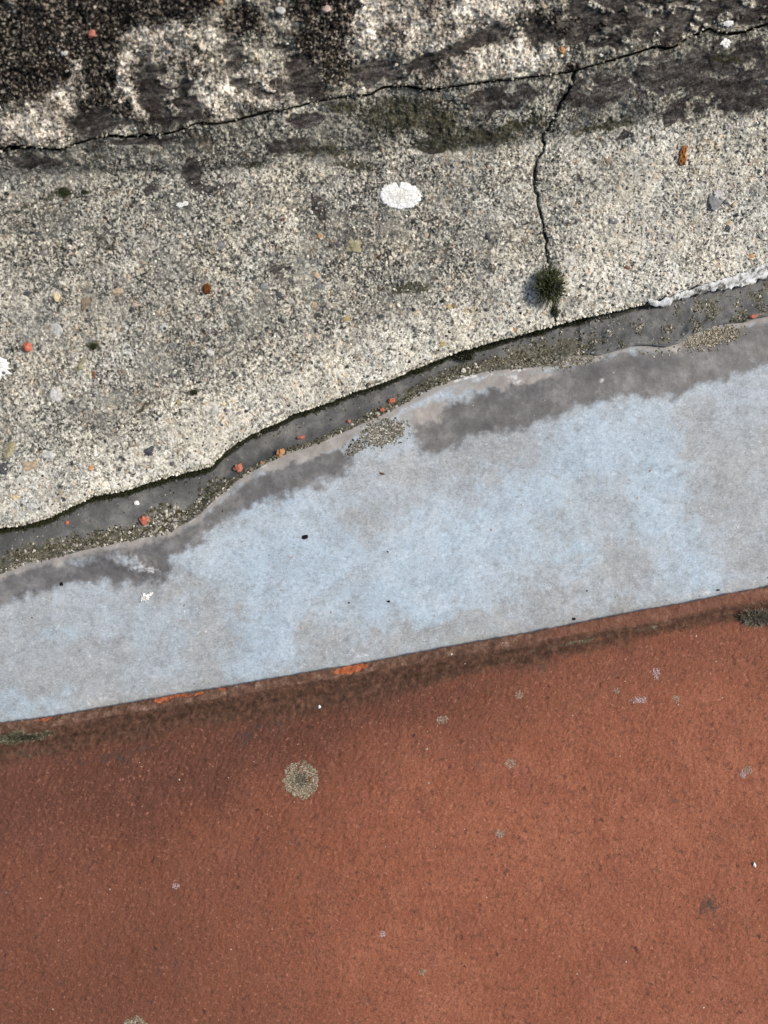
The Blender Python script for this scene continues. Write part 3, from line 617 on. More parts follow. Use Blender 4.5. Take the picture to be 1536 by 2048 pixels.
def patch(name, px, py, rx, ry, ang, mat, parent=None, thick=.45, lobes=.12, lobf=7, notch=None, radial=0.0, lump=.12, seed=0, nr=22, na=120, hollow=0.0, attrs=None):
    """a thin crust draped on the surface: rounded edge, lobed outline, lumpy top, closed below"""
    seed += int(px * 3 + py); th = np.linspace(0, 2 * np.pi, na, endpoint=False)
    out = 1 + lobes * fbm(np.cos(th) * lobf / 3, np.sin(th) * lobf / 3, 1.0, 3, seed) * 2
    if notch is not None:
        dd = np.abs((th - notch + np.pi) % (2 * np.pi) - np.pi); out -= .42 * np.exp(-(dd / .07)**2)
    rr = np.linspace(0.02, 1, nr)**.8
    R = rr[None] * out[:, None]; c, s = math.cos(math.radians(ang)), math.sin(math.radians(ang))
    X = R * np.cos(th)[:, None] * rx; Y = R * np.sin(th)[:, None] * ry
    PX, PY = px + X * c - Y * s, py + X * s + Y * c
    prof = np.sqrt(np.clip(1 - rr**6, 0, 1))[None] * (1 - hollow * np.exp(-(rr / .45)**2))[None]
    on = np.where(PY < _ce(PX), .35, 0.05)
    lum = lump * fbm(PX, PY, max(3, rx * .25), 3, seed + 1) * 2
    if radial: lum = lum - radial * np.clip(np.cos(th[:, None] * 19 + 6 * fbm(PX, PY, rx * .8, 2, seed + 2)) - .55, 0, 1) * rr[None]
    Z = H(PX, PY) + on + thick * prof + lum * prof
    top = W(PX, PY, Z); bot = W(PX[:, -1], PY[:, -1], H(PX[:, -1], PY[:, -1]) - 1.0)
    V = np.concatenate([top.reshape(-1, 3), bot]); nb = na * nr
    i = np.arange(na)[:, None]; j = np.arange(nr - 1)[None]; i2 = (i + 1) % na
    q = np.stack([i * nr + j, i2 * nr + j, i2 * nr + j + 1, i * nr + j + 1], -1).reshape(-1, 4)
    ia = np.arange(na); ib = (ia + 1) % na
    q = np.concatenate([q, np.stack([ia * nr + nr - 1, ib * nr + nr - 1, nb + ib, nb + ia], -1)])
    at = None
    if attrs is not None:
        a = np.broadcast_to(rr[None], (na, nr)); at = dict(rad=np.concatenate([a.ravel(), np.ones(na)]))
    return fast_mesh(name, V, q, None, [list((np.arange(na) * nr))[::-1], list(nb + ia)], mat, parent, at)
def blades(name, base, dirs, L, r, tint_lo, tint_hi, mat, parent=None, bend=.3):
    """many small pointed leaves in one mesh (base and directions in world space)"""
    n = len(base); dirs = dirs / np.linalg.norm(dirs, axis=1, keepdims=True)
    up = rng.normal(size=(n, 3)); a = np.cross(dirs, up); a /= np.linalg.norm(a, axis=1, keepdims=True); b = np.cross(dirs, a)
    ring = lambda c, rad: np.stack([c + (a * math.cos(t) + .45 * b * math.sin(t)) * rad[:, None] for t in (0, 2.1, 4.2)], 1)
    m = base + dirs * (L * .5)[:, None]; tip = base + dirs * L[:, None] + a * 0 + b * (bend * L)[:, None] * .6
    V = np.concatenate([ring(base, r * .7), ring(m + b * (bend * L * .12)[:, None], r), tip[:, None]], 1).reshape(-1, 3)
    o = (np.arange(n) * 7)[:, None, None]
    q = (np.array([[0,1,4,3],[1,2,5,4],[2,0,3,5]])[None] + o).reshape(-1, 4); t = (np.array([[3,4,6],[4,5,6],[5,3,6]])[None] + o).reshape(-1, 3)
    T = np.stack([tint_lo] * 3 + [(tint_lo + tint_hi) / 2] * 3 + [tint_hi], 1).reshape(-1, 3)
    return fast_mesh(name, V, q, t, mat=mat, parent=parent, attrs=dict(tint=T), smooth=False)
M_LEAF = mat_grain('moss leaf', .7)
def pick(cols, n, var=.25):
    c = np.array(cols, float)[rng.integers(0, len(cols), n)]; return np.clip(c * rng.uniform(1 - var, 1 + var, (n, 1)), 0, 1)
DG = [(.020,.027,.008), (.034,.040,.012), (.012,.018,.006), (.050,.052,.018)]
def cushion(name, label, px, py, rx, ry, n, ln, silver=.3, group=None, lo=DG, h=.55, hi=None, flatb=.25):
    z = float(micro(px, py)[0]); root = empty(name, tuple(W(px, py, z))); tag(root, label, 'moss', group)
    stone('cushion', px, py, rx * .72, ry * .72, 0, mat_plain('moss base', (.008,.010,.004), (.03,.03,.012), 1200), root, h=h * .8, sink=.5, rough=.3, lod=3)
    th = rng.uniform(0, 2 * np.pi, n); u = np.sqrt(rng.uniform(0, 1, n)) * rng.uniform(.75, 1.08, n)
    X, Y = np.cos(th) * u, np.sin(th) * u; hz = np.sqrt(np.clip(1 - np.minimum(u, 1)**2, 0, 1))
    hm = h * (rx + ry) / 2 * .25
    B = W(px + X * rx * .78, py + Y * ry * .78, z + hz * hm * .8)
    d = np.stack([X * 1.2, -Y * 1.2, hz * .9 + flatb], -1) + rng.normal(size=(n, 3)) * .38
    L = rng.uniform(.6, 1.3, n) * ln * MM
    blades('leaves', B, d, L, rng.uniform(.10, .2, n) * MM * (ln / 2.2), pick(lo, n), pick(hi or [(.05,.058,.02), (.09,.10,.045), (.035,.045,.015)], n), M_LEAF, root)
    m = int(n * silver); k = rng.choice(n, m, replace=False)
    if m > 3: blades('hair_tips', B[k] + d[k] / np.linalg.norm(d[k], axis=1, keepdims=True) * (L[k] * .7)[:, None], d[k] + rng.normal(size=(m, 3)) * .3, L[k] * .7, np.full(m, .045 * MM), pick([(.35,.37,.30)], m), pick([(.55,.56,.50)], m), M_LEAF, root)
    return root

# stones, sand and flakes that sit IN the slab's surface: parts of the slab
ST = [(640,471,8,7,0,'orange'),(710,490,23,19,-20,'olive'),(170,602,11,21,10,'brown'),(235,581,15,13,0,'tan'),(270,609,13,7,15,'pink'),(525,570,11,10,0,'grey'),(642,570,10,12,0,'grey'),
      (628,608,7,9,0,'tan'),(692,638,15,6,-12,'ochre'),(632,670,6,8,0,'tan'),(188,748,8,11,0,'rust'),(162,727,12,20,15,'olive'),(245,744,11,9,0,'brown'),(330,652,12,13,0,'pale'),
      (245,872,12,12,0,'grey'),(297,900,14,12,0,'dark'),(95,910,15,14,0,'pale'),(182,936,11,9,0,'orange'),(62,930,22,13,-20,'tan'),(20,893,14,26,25,'olive'),(30,990,12,13,0,'yellow'),
      (249,935,7,6,0,'cream'),(1137,522,22,14,25,'pale'),(1430,402,22,22,0,'grey'),(1112,474,9,8,0,'cream'),(1352,271,10,8,0,'cream'),(1400,297,6,7,0,'tan'),(1226,442,15,10,10,'grey'),
      (975,470,8,17,-20,'dark'),(1029,658,9,6,20,'orange'),(885,688,9,7,-20,'ochre'),(357,803,8,10,0,'ochre'),(446,808,5,5,0,'yellow'),(898,612,10,8,0,'ochre'),(565,437,9,6,0,'rust'),
      (455,440,8,7,0,'tan'),(545,505,13,12,0,'grey'),(440,488,14,12,0,'grey'),(420,702,9,11,0,'pale'),(418,660,12,10,0,'grey'),(283,537,8,6,0,'tan'),(125,565,9,8,0,'cream'),
      (1252,534,9,6,20,'rust'),(1500,512,8,7,0,'orange'),(1518,395,7,6,0,'pale'),(1493,327,6,5,0,'pink'),(1296,412,9,5,0,'cream'),(1068,294,8,6,40,'pale'),(520,850,8,7,0,'grey'),
      (470,748,7,6,0,'dark'),(345,690,10,8,0,'grey'),(120,652,9,8,0,'dark'),(52,587,11,9,0,'dark'),(480,775,8,7,0,'tan'),(600,520,9,7,0,'grey'),(870,420,8,7,0,'grey'),(930,620,8,6,0,'tan'),
      (1340,470,10,8,0,'grey'),(1190,560,8,7,0,'cream'),(1455,455,8,9,0,'dark'),(760,700,7,6,0,'cream'),(575,745,8,6,0,'dark'),(12,700,7,6,0,'dark'),(235,655,9,8,0,'tan'),(430,820,9,10,0,'pale'),(1480,250,8,7,0,'grey')]
SC = dict(orange=((.33,.13,.03),(.62,.32,.10)), olive=((.16,.14,.06),(.42,.37,.19)), brown=((.12,.08,.045),(.36,.26,.15)), tan=((.33,.22,.11),(.58,.43,.25)), pink=((.36,.22,.17),(.62,.45,.36)),
          grey=((.12,.12,.12),(.27,.27,.27)), dark=((.035,.037,.042),(.10,.105,.115)), pale=((.34,.34,.31),(.58,.57,.53)), cream=((.48,.44,.34),(.72,.68,.56)), ochre=((.27,.19,.05),(.52,.40,.14)),
          rust=((.10,.035,.012),(.30,.12,.045)), yellow=((.55,.40,.16),(.78,.62,.32)), red=((.36,.065,.025),(.66,.17,.075)), rose=((.34,.075,.04),(.56,.18,.11)), black=((.004,.004,.004),(.012,.011,.010)), white=((.62,.63,.62),(.86,.87,.86)))
def dull(c, a=.35): g_ = sum(c) / 3; return tuple(x * (1 - a) + g_ * a for x in c)
def smat(c): return mat_plain(c + ' stone', dull(SC[c][0], .20 if c in ('red', 'rose', 'orange') else .3), dull(SC[c][1], .25 if c in ('red', 'rose', 'orange') else .3), 700 if c not in ('white',) else 1500, .85, .0002)
for i in range(34):
    x_ = rng.uniform(-20, 1550); y_ = float(_ce(x_)) - 12 - rng.random() * (float(_ce(x_) - _bl(x_)) - 40)
    if np.hypot(x_ - 801, y_ - 391) < 70 or line_d(np.array([x_]), np.array([y_]), VCR)[0] < 40: continue
    r_ = 6 + 11 * rng.random()**2; ST.append((x_, y_, r_, r_ * rng.uniform(.65, 1), rng.uniform(0, 180), ['grey', 'tan', 'dark', 'pale', 'grey', 'brown', 'olive', 'dark'][i % 8]))
for i, (x, y, rx, ry, a, c) in enumerate(ST): stone('aggregate_stone', x, y, rx * .92, ry * .92, a, smat(c), SLAB, h=.40, sink=.80, rough=.42, lod=3)
n = 9000; x = rng.uniform(-180, 1716, n); y = _ce(x) - 3 - rng.uniform(0, 1, n)**1.0 * (_ce(x) - _bl(x) + 60)
ok = (line_d(x, y, VCR) > 6) & (y > _bl(x) + 14 + 30 * fbm(x, y, 40, 2, 930)); x, y = x[ok], y[ok]; n = len(x)
sg = grains('sand', x, y, rng.uniform(1.3, 3.2, n) * (1 + (rng.random(n) > .95) * .8), pick([(.58,.54,.44),(.42,.40,.34),(.70,.66,.56),(.20,.20,.19),(.10,.10,.10),(.05,.05,.05),(.36,.31,.24),(.50,.47,.40),(.28,.27,.25)], n), M_GRAIN, SLAB, flat=.7, sink=.42)
sg['kind'] = 'stuff'
# the wall's own crumbs
n = 5200; x = rng.uniform(-180, 1716, n); y = _cr(x) - 12 - rng.uniform(0, 1, n) * (_cr(x) + 150)
bk = wall_attr(x[None], y[None]); bk = {k: v[0] for k, v in bk.items()}
ok = bk['slate'] < .4; x, y = x[ok], y[ok]; b = bk['black'][ok][:, None]; n = len(x)
tn = pick([(.60,.55,.45),(.40,.36,.30),(.70,.67,.60),(.16,.15,.14),(.28,.25,.20)], n) * (1 - b) + b * pick([(.02,.016,.014),(.035,.028,.024),(.012,.010,.009),(.10,.09,.075),(.26,.24,.20)], n)
wall_root = empty('old_mortar', tuple(W(700, 100, 0)))
for k_ in ('label', 'category'): wall_root[k_] = wall[k_]; del wall[k_]
wall.name = 'mortar_body'; wall.parent = wall_root; wall.matrix_parent_inverse = wall_root.matrix_basis.inverted(); wall_root['kind'] = 'thing'
cr = grains('crumbs', x, y, rng.uniform(1.6, 4.6, n), tn, M_GRAIN, wall_root, flat=.8, sink=.35); cr['kind'] = 'stuff'
for r_ in (SLAB, LEAD, TILE): r_['kind'] = 'thing'
for (x_, y_, rx, ry, c) in [(652,17,11,9,'pink'),(183,67,8,10,'rose'),(440,3,6,5,'orange'),(1440,-30,8,8,'grey'),(560,20,12,9,'pale'),(1088,12,7,6,'tan'),(128,105,8,8,'pale'),(860,100,8,6,'grey')]:
    stone('aggregate_stone', x_, y_, rx, ry, 20, smat(c), wall_root, h=.6, sink=.45)

# ------------------------------------------------------------------ loose stones, each a thing
LOOSE = [('red_chip', 54, 694, 9, 11, 20, 'red', 'angular bright red stone chip on the concrete near the left edge, above a dark pit', 'stone chip'),
 ('red_pebble', 477, 936, 9, 8, 0, 'rose', 'rounded pinkish red pebble in the lead gutter just below the concrete edge bulge', 'pebble'),
 ('orange_pebble', 288, 1042, 10, 9, 0, 'red', 'round orange-red pebble at the end of the pale grit pile above the wrinkled lead', 'pebble'),
 ('brown_pebble', 561, 905, 8, 9, 30, 'orange', 'brown and orange snail-like pebble on the crest of the lead, right of the pinkish pebble', 'pebble'),
 ('tiny_red_pebble', 134, 1046, 4.5, 4, 0, 'red', 'tiny orange-red grain alone on the smooth grey gutter at the far left', 'pebble'),
 ('flat_red_chip', 602, 875, 8, 4.5, -8, 'rose', 'flat dull red brick chip lying in the moss above the brown snail-like pebble', 'stone chip'),
 ('tiny_red_chip', 698, 844, 4, 4, 0, 'rose', 'tiny rose chip beside the top left of the tan grit patch on the lead', 'stone chip'),
 ('small_red_chip', 765, 820, 5, 4, 0, 'red', 'small red chip, lower of the two close together below the gutter middle', 'stone chip'),
 ('small_red_pebble', 783, 801, 7, 5.5, -10, 'red', 'small bright red pebble, upper of the two close together in the gutter middle', 'pebble'),
 ('tiny_orange_chip', 524, 926, 3.5, 3, 0, 'orange', 'tiny orange chip on the lead crest between the pinkish and the brown pebbles', 'stone chip'),
 ('long_red_chip', 1506, 633, 10, 3.5, -8, 'red', 'thin long red chip in the seam of the overlapping strip at the right edge', 'stone chip'),
 ('orange_seed', 1124, 99, 6.5, 8, 10, 'orange', 'small oval orange-brown seed lying on the old mortar above the long crack', 'seed'),
 ('amber_stone', 113, 594, 9, 8, 20, 'yellow', 'amber-yellow stone with a pitted top on the left part of the concrete', 'stone'),
 ('black_pellet', 611, 1074, 6, 5, 0, 'black', 'shiny black pellet alone on the pale blue lead, left of centre', 'pellet'),
 ('black_speck', 777, 1203, 3, 2.2, 0, 'black', 'tiny black speck on the lead, right of a fainter speck, below centre', 'speck'),
 ('faint_speck', 698, 1206, 2.4, 1.6, 0, 'black', 'very faint dark speck on the lead left of the tiny black one', 'speck'),
 ('dark_crumb', 1148, 1238, 3.4, 2.6, 0, 'black', 'dark crumb on the lead close above the rim of the tile', 'crumb'),
 ('brown_crumb', 765, 947, 5, 2, 20, 'rust', 'narrow red-brown crumb on the lead under the tan grit patch', 'crumb'),
 ('black_crumb', 123, 1168, 3.4, 4, 0, 'black', 'small black crumb at the lower border of the dark damp stain far left', 'crumb'),
 ('long_speck', 1437, 1180, 3.6, 1.6, 0, 'black', 'short dark speck on the lead near the tile rim at the right', 'speck'),
 ('white_crumb', 272, 1006, 6, 5, 0, 'white', 'white crumb on the smooth grey gutter above the orange-red pebble', 'crumb'),
 ('cream_crumb', 517, 868, 5, 4, 0, 'cream', 'cream round crumb lodged under the ragged concrete edge', 'crumb'),
 ('cream_flake', 927, 742, 5, 5, 0, 'cream', 'cream grain in the grit just below the small dark moss of the gutter', 'crumb'),
 ('white_chip', 1509, 1730, 3, 4.5, -20, 'white', 'bright white elongated fleck on the tile near the right edge', 'crumb'),
 ('white_fleck', 639, 1414, 2.8, 3.2, 0, 'white', 'bright white fleck in the dark band of the tile, under the largest orange chip', 'crumb')]
for (nm, x_, y_, rx, ry, a, c, lab, cat) in LOOSE:
    tag(stone(nm, x_, y_, rx, ry, a, smat(c), None, h=.7, sink=.25, rough=.42, lod=3), lab, cat, None, 'thing')
# rusty flakes
for (nm, x_, y_, rx, ry, a, lab) in [('rust_flake', 1366, 311, 8, 20, 8, 'upright rusty orange flake on the right block of the concrete'), ('dark_rust_flake', 413, 578, 9, 11, 0, 'dark brown curled rust flake in the middle left of the concrete')]:
    tag(patch(nm, x_, y_, rx, ry, a, mat_plain(nm, (.045,.016,.008) if nm[0] == 'd' else (.12,.045,.015), (.20,.075,.02) if nm[0] == 'd' else (.46,.20,.06), 500), None, .9, .3, 6, lump=.5, nr=10, na=48), lab, 'flake')

# ------------------------------------------------------------------ lichens
def mat_lichen(name, rim, mid, core, scale=260, rr=(.25, .6)):
    k = NT(name, .95, .1); r = k.attr('rad'); n = k.noise(scale, 5, .75)
    r2 = k.mt('ADD', r, k.mt('MULTIPLY', k.mt('SUBTRACT', n, .5), .5))
    c = k.ramp(r2, [(0.0, core), (rr[0], core), (rr[1], mid), (.95, rim)])
    ck = k.ramp(k.voro(420, 'DISTANCE_TO_EDGE', vec=k.mix(0.003, k.tc, k.noise(300, 3, colr=True), 'ADD')), [(.0, .62), (.12, 1.0)])
    k.col(k.mix(.7, k.mix(.8, c, ck, 'MULTIPLY'), k.ramp(k.noise(1300, 4, .75), [(.3, .55), (.5, 1.0), (.7, 1.2)]), 'MULTIPLY')); k.nrm(k.bump(ck, .0003, .5, k.bump(n, .0004, .6))); return k.m
ML_W = mat_lichen('white lichen', (.84,.85,.83), (.80,.81,.78), (.72,.72,.66))
ML_T = mat_lichen('grey lichen', (.42,.34,.24), (.40,.36,.25), (.055,.050,.035), rr=(.22, .62))
ML_F = mat_lichen('faint lichen', (.30,.20,.15), (.34,.27,.20), (.40,.36,.29))
ML_L = mat_lichen('lilac lichen', (.36,.22,.20), (.46,.33,.33), (.55,.45,.47))
ML_G = mat_lichen('ash lichen', (.50,.48,.43), (.56,.54,.51), (.60,.58,.56))
LI = [('white_lichen', 801, 391, 41, 27, 3, ML_W, 'bright white round lichen rosette with a notch in its top, on the concrete', dict(notch=-1.72, radial=.16, lobes=.07, lobf=16, thick=.55, nr=30, na=220)),
 ('edge_lichen', -14, 731, 34, 24, 20, ML_W, 'white lichen cut off by the left edge of the photo, on the concrete', dict(lobes=.3, lobf=9, radial=.15)),
 ('lichen_spot', 360, 410, 8, 5, 0, ML_W, 'left of two tiny touching white lichen dots on the upper left concrete', {}),
 ('lichen_spot', 371, 407, 6, 5, 0, ML_W, 'right of two tiny touching white lichen dots on the upper left concrete', {}),
 ('lichen_spot', 1456, 47, 12, 6, -8, ML_W, 'small white lichen just above the long crack at the upper right', dict(lobes=.3)),
 ('lichen_spot', 1451, 86, 10, 9, 0, ML_W, 'small white lichen just below the long crack at the upper right', dict(lobes=.3)),
 ('ash_lichen', 111, 789, 14, 17, 10, ML_G, 'ash grey oval lichen on the lower left concrete', dict(lobes=.25)),
 ('ash_lichen', 1438, 388, 11, 10, 0, ML_G, 'ash white lichen on top of a grey stone in the right concrete', dict(lobes=.3)),
 ('grey_lichen', 602, 1560, 37, 36, 0, ML_T, 'round grey-cream lichen with a dark centre, the only large spot on the tile', dict(lobes=.10, lobf=20, thick=.35, hollow=.5, nr=34, na=200, lump=.3)),
 ('grey_lichen', 272, 2058, 27, 24, 0, ML_T, 'grey lichen with a dark centre cut by the bottom edge of the photo', dict(lobes=.12, lobf=14, thick=.3, hollow=.5, lump=.3)),
 ('faint_lichen', 1020, 1528, 13, 10, 0, ML_F, 'small faint cream lichen on the tile right of the large grey spot', dict(lobes=.4, thick=.15)),
 ('faint_lichen', 1000, 1667, 11, 9, 0, ML_F, 'small pale lichen on the middle of the tile', dict(lobes=.5, thick=.15)),
 ('faint_lichen', 1038, 1390, 8, 9, 0, ML_F, 'small olive-cream lichen just below the dark band of the tile, right of centre', dict(lobes=.4, thick=.12)),
 ('faint_lichen', 1495, 1541, 9, 10, 0, ML_F, 'small grey lichen on the tile near the right edge', dict(lobes=.4, thick=.15)),
 ('lilac_lichen', 1277, 1400, 18, 7, -8, ML_L, 'lilac-white branched lichen, larger of two on the upper right of the tile', dict(lobes=.8, thick=.14, lobf=9)),
 ('lilac_lichen', 1313, 1346, 8, 13, -15, ML_L, 'lilac-white narrow lichen, upper of two on the upper right of the tile', dict(lobes=.7, thick=.14, lobf=9)),
 ('lilac_lichen', 765, 1868, 7, 7, 0, ML_L, 'small lilac dot of lichen low on the middle of the tile', dict(lobes=.4, thick=.12)),
 ('faint_lichen', 1232, 1381, 7, 6, 0, ML_F, 'tiny cream lichen left of the larger lilac one on the tile', dict(lobes=.4, thick=.12)),
 ('faint_lichen', 352, 1772, 8, 7, 0, ML_L, 'tiny lilac lichen with a dark smear on the lower left of the tile', dict(lobes=.4, thick=.12)),
 ('faint_lichen', 885, 1440, 13, 9, 0, ML_F, 'faint cream lichen smear on the tile under the middle of the dark band', dict(lobes=.4, thick=.12)),
 ('faint_lichen', 1352, 1398, 8, 7, 0, ML_F, 'tiny grey lichen right of the larger lilac one on the tile', dict(lobes=.4, thick=.12)),
 ('lilac_lichen', 1486, 1548, 7, 9, 0, ML_L, 'small lilac lichen touching the grey one near the right edge of the tile', dict(lobes=.4, thick=.12)),
 ('faint_lichen', 845, 1944, 8, 7, 0, ML_F, 'tiny grey lichen low on the tile, below the lilac dot', dict(lobes=.4, thick=.12)),
 ('bird_dropping', 288, 1196, 9, 8, 0, ML_W, 'lumpy white flake with a spur, alone on the lead below the wrinkles', dict(lobes=.5, thick=.9, lump=.5))]
def grain_lichen(nm, x_, y_, rx, ry, cols_rim, cols_core, dens, rmax=2.4):
    m = int(rx * ry * dens); th = rng.uniform(0, 2 * np.pi, m); u = rng.random(m)**.55 * 1.12
    e = 1 + .35 * fbm(np.cos(th) * 2.2 + x_, np.sin(th) * 2.2 + y_, 1.0, 3, int(x_)) ; ok = (u < e) & (rng.random(m) < 1.25 - .75 * np.clip(u / e, 0, 1)**5)
    th, u = th[ok], u[ok]; m = len(u); core = (u + rng.normal(0, .13, m) < .36)[:, None]
    return grains(nm, x_ + np.cos(th) * u * rx, y_ + np.sin(th) * u * ry, rmax * (.45 + .55 * rng.random(m)), np.where(core, pick(cols_core, m, .3), pick(cols_rim, m, .3)), M_GRAIN, None, flat=.55, sink=.35)
for (nm, x_, y_, rx, ry, a, m_, lab, kw) in LI:
    if m_ in (ML_T, ML_F, ML_L):
        rim_, co_ = {ML_T.name: ([(.34,.29,.20),(.24,.20,.13),(.18,.12,.08),(.46,.41,.31),(.13,.11,.08)], [(.030,.028,.022),(.06,.055,.04),(.13,.115,.085),(.22,.20,.15)]), ML_F.name: ([(.30,.22,.16),(.24,.15,.10),(.36,.30,.24)],) * 2, ML_L.name: ([(.42,.30,.30),(.50,.40,.42),(.30,.17,.14)],) * 2}[m_.name]
        tag(grain_lichen(nm, x_, y_, rx, ry, rim_, co_, 3.2 if m_ is ML_T else 1.5, 1.5 if m_ is ML_T else 1.5), lab, 'lichen'); continue
    kw = dict(kw); kw.setdefault('nr', 12); kw.setdefault('na', 60)
    o = patch(nm, x_, y_, rx, ry, a, m_, None, attrs=True, **kw); tag(o, lab, 'dropping' if nm[0] == 'b' else 'lichen')
    if nm == 'bird_dropping':
        sp_ = patch('spur', 299, 1189, 8, 3.5, -28, m_, None, attrs=True, thick=.6, lump=.3, nr=8, na=40)
        sp_.parent = o

# white crust along the concrete edge at the right
BP = np.array([(1299,598,4),(1304,604,6),(1313,607,6.5),(1325,607,7.5),(1335,603,8.5),(1345,597,5),(1358,592,6),(1375,588,7.5),(1395,581,7),(1415,575,9),(1438,570,11),(1458,565,12),(1480,560,11),(1500,555,14),(1520,546,15),(1560,532,15),(1620,515,14),(1700,492,12)])
tt = np.linspace(0, len(BP) - 1, 260); cx_ = np.interp(tt, range(len(BP)), BP[:, 0]); cy_ = np.interp(tt, range(len(BP)), BP[:, 1]); wd = np.interp(tt, range(len(BP)), BP[:, 2])
wd = wd * (1 + .9 * fbm(cx_, 0 * cx_, 16, 4, 900)); tx = np.gradient(cx_); ty = np.gradient(cy_); ln = np.hypot(tx, ty); nx_, ny_ = -ty / ln, tx / ln
ring = 22; ph = np.linspace(0, 2 * np.pi, ring, endpoint=False)
PX = cx_[:, None] + nx_[:, None] * wd[:, None] * np.cos(ph); PY = cy_[:, None] + ny_[:, None] * wd[:, None] * np.cos(ph)
zc = H_conc(cx_, _ce(cx_) - 4)[:, None] - .6 - 3.0 * np.clip((PY - _ce(PX)) / 16, 0, 1)
ZZ = zc + .2 + .55 * np.sin(ph)[None] + .5 * fbm(PX, PY, 22, 4, 901) + .15 * fbm(PX, PY, 6, 2, 903)
V = W(PX, PY, ZZ).reshape(-1, 3); nn = len(tt)
i = np.arange(nn - 1)[:, None]; j = np.arange(ring)[None]; j2 = (j + 1) % ring
q = np.stack([i * ring + j, i * ring + j2, (i + 1) * ring + j2, (i + 1) * ring + j], -1).reshape(-1, 4)
kb = NT('white lime crust', .9, .2); nb_ = kb.noise(240, 5, .75)
kb.col(kb.ramp(nb_, [(.38, (.05,.05,.04)), (.45, (.24,.235,.21)), (.53, (.58,.59,.58)), (.66, (.80,.82,.83))])); kb.nrm(kb.bump(nb_, .0006, .7))
tag(fast_mesh('lime_crust', V, q, None, [list(range(ring)), list(range((nn - 1) * ring, nn * ring))[::-1]], kb.m), 'white crusty bead along the lower concrete edge, running to the right edge of the photo', 'lime crust')

# ------------------------------------------------------------------ moss
cushion('moss_cushion', 'dark green moss cushion growing out of the upright crack in the concrete', 1098, 572, 33, 43, 750, 3.6, .35, h=.7, hi=[(.085,.10,.03),(.15,.16,.07),(.05,.062,.018)], lo=[(.02,.028,.008),(.035,.045,.012)])
cushion('moss_tuft', 'small dark green moss tuft at the foot of the upright crack, under the larger cushion', 1110, 622, 9, 14, 120, 1.3, .15)
cushion('moss_clump', 'small blackish moss clump in the gutter under the concrete edge, near the middle', 927, 713, 27, 13, 380, 1.5, .1, lo=[(.012,.012,.006),(.02,.02,.010)], hi=[(.03,.032,.016),(.05,.052,.03)])
cushion('moss_clump', 'little dark moss ring with a pale centre on the upper left concrete', 127, 384, 17, 13, 200, 1.0, .1)
cushion('moss_clump', 'tiny dark moss dot right of the little moss ring on the upper left concrete', 168, 384, 9, 6, 80, .8, 0)
cushion('moss_clump', 'round dark olive moss dot on the left concrete, above the rust-brown stone', 187, 692, 9, 9, 110, .8, 0)
cushion('moss_clump', 'thin moss streak with a mossy head on the lower left concrete, below the tan stone', 388, 785, 10, 6, 80, .8, 0)
cushion('dry_moss', 'straw-coloured dry moss clump in the groove of the tile at the right edge', 1520, 1236, 52, 19, 900, 2.2, .25, lo=[(.16,.13,.085),(.09,.075,.05),(.22,.19,.14)], hi=[(.46,.41,.32),(.34,.29,.21),(.20,.17,.12)], h=.25, flatb=.05)
cushion('flat_moss', 'flat grey-green moss in the groove of the tile at the left edge', 30, 1474, 78, 8, 700, 1.3, .12, lo=[(.04,.040,.020),(.07,.068,.036)], hi=[(.14,.14,.085),(.26,.25,.17),(.10,.095,.055)], h=.12, flatb=.05)

# stuff: moss along the concrete edge, grit of the gutter
def scatter(n, fx, fy, keep):
    x = fx(n); y = fy(x); k = keep(x, y); return x[k], y[k]
n = 16000; x = rng.uniform(-200, 1330, n); y = C_edge(x) + 1 + np.abs(rng.normal(0, 5.0, n))
dn = .25 + .9 * sst(-.1, .35, fbm(x, y * 0, 90, 3, 905)) + .8 * (np.abs(x - 270) < 70) + .5 * (np.abs(x - 60) < 60)
ok = rng.random(n) < dn; x, y = x[ok], y[ok]; n = len(x)
zb = H_apron(x, y) + rng.uniform(.2, 4.5, n) * np.clip(1 - (y - _ce(x)) / 9, .1, 1)
a_ = rng.uniform(0, 2 * np.pi, n)
blades('edge_moss', W(x, y, zb), np.stack([np.cos(a_) * .7 + .2, np.sin(a_) * .7 - .5, rng.uniform(.1, .9, n)], -1), rng.uniform(.5, 1.5, n) * MM, rng.uniform(.12, .26, n) * MM,
       pick([(.010,.012,.005),(.02,.022,.009),(.03,.034,.010)], n), pick([(.035,.042,.010),(.06,.065,.022),(.02,.022,.012),(.09,.095,.045)], n), M_LEAF).__setitem__('kind', 'stuff')
GX, GY, GR, GT = [], [], [], []
def grit(x, y, rmin, rmax, cols):
    n = len(x); GX.append(x); GY.append(y); GR.append(rmin + (rmax - rmin) * rng.random(n)**2.2); GT.append(pick(cols, n, .35))
OL = [(.075,.070,.035),(.05,.048,.025),(.12,.11,.065),(.03,.03,.018),(.19,.17,.12)]; PAL = [(.36,.335,.275),(.27,.25,.20),(.50,.475,.42),(.15,.14,.11),(.08,.075,.055),(.11,.105,.08)]
GRY = [(.10,.10,.10),(.18,.175,.165),(.05,.05,.045),(.26,.25,.23)]
n = 26000; x = rng.uniform(-200, 1180, n); u = rng.random(n); y = STEP(x) - 1 - u * wfun(x)
nz = fbm(x, y, 22, 3, 910); ok = (rng.random(n) < (sst(-.25, .3, nz) * (1 - .75 * u) + .05) * np.interp(x, [-200, 330, 440, 520, 700, 800, 1180], [.95, 1, .7, .5, .55, .9, 1.0])); x, y, u = x[ok], y[ok], u[ok]
pal = rng.random(len(x)) < .16 + .45 * np.exp(-((x - 325) / 45)**2) + .2 * (u < .25)
grit(x[pal], y[pal], .9, 3.8, PAL); grit(x[~pal], y[~pal], .8, 2.8, OL)
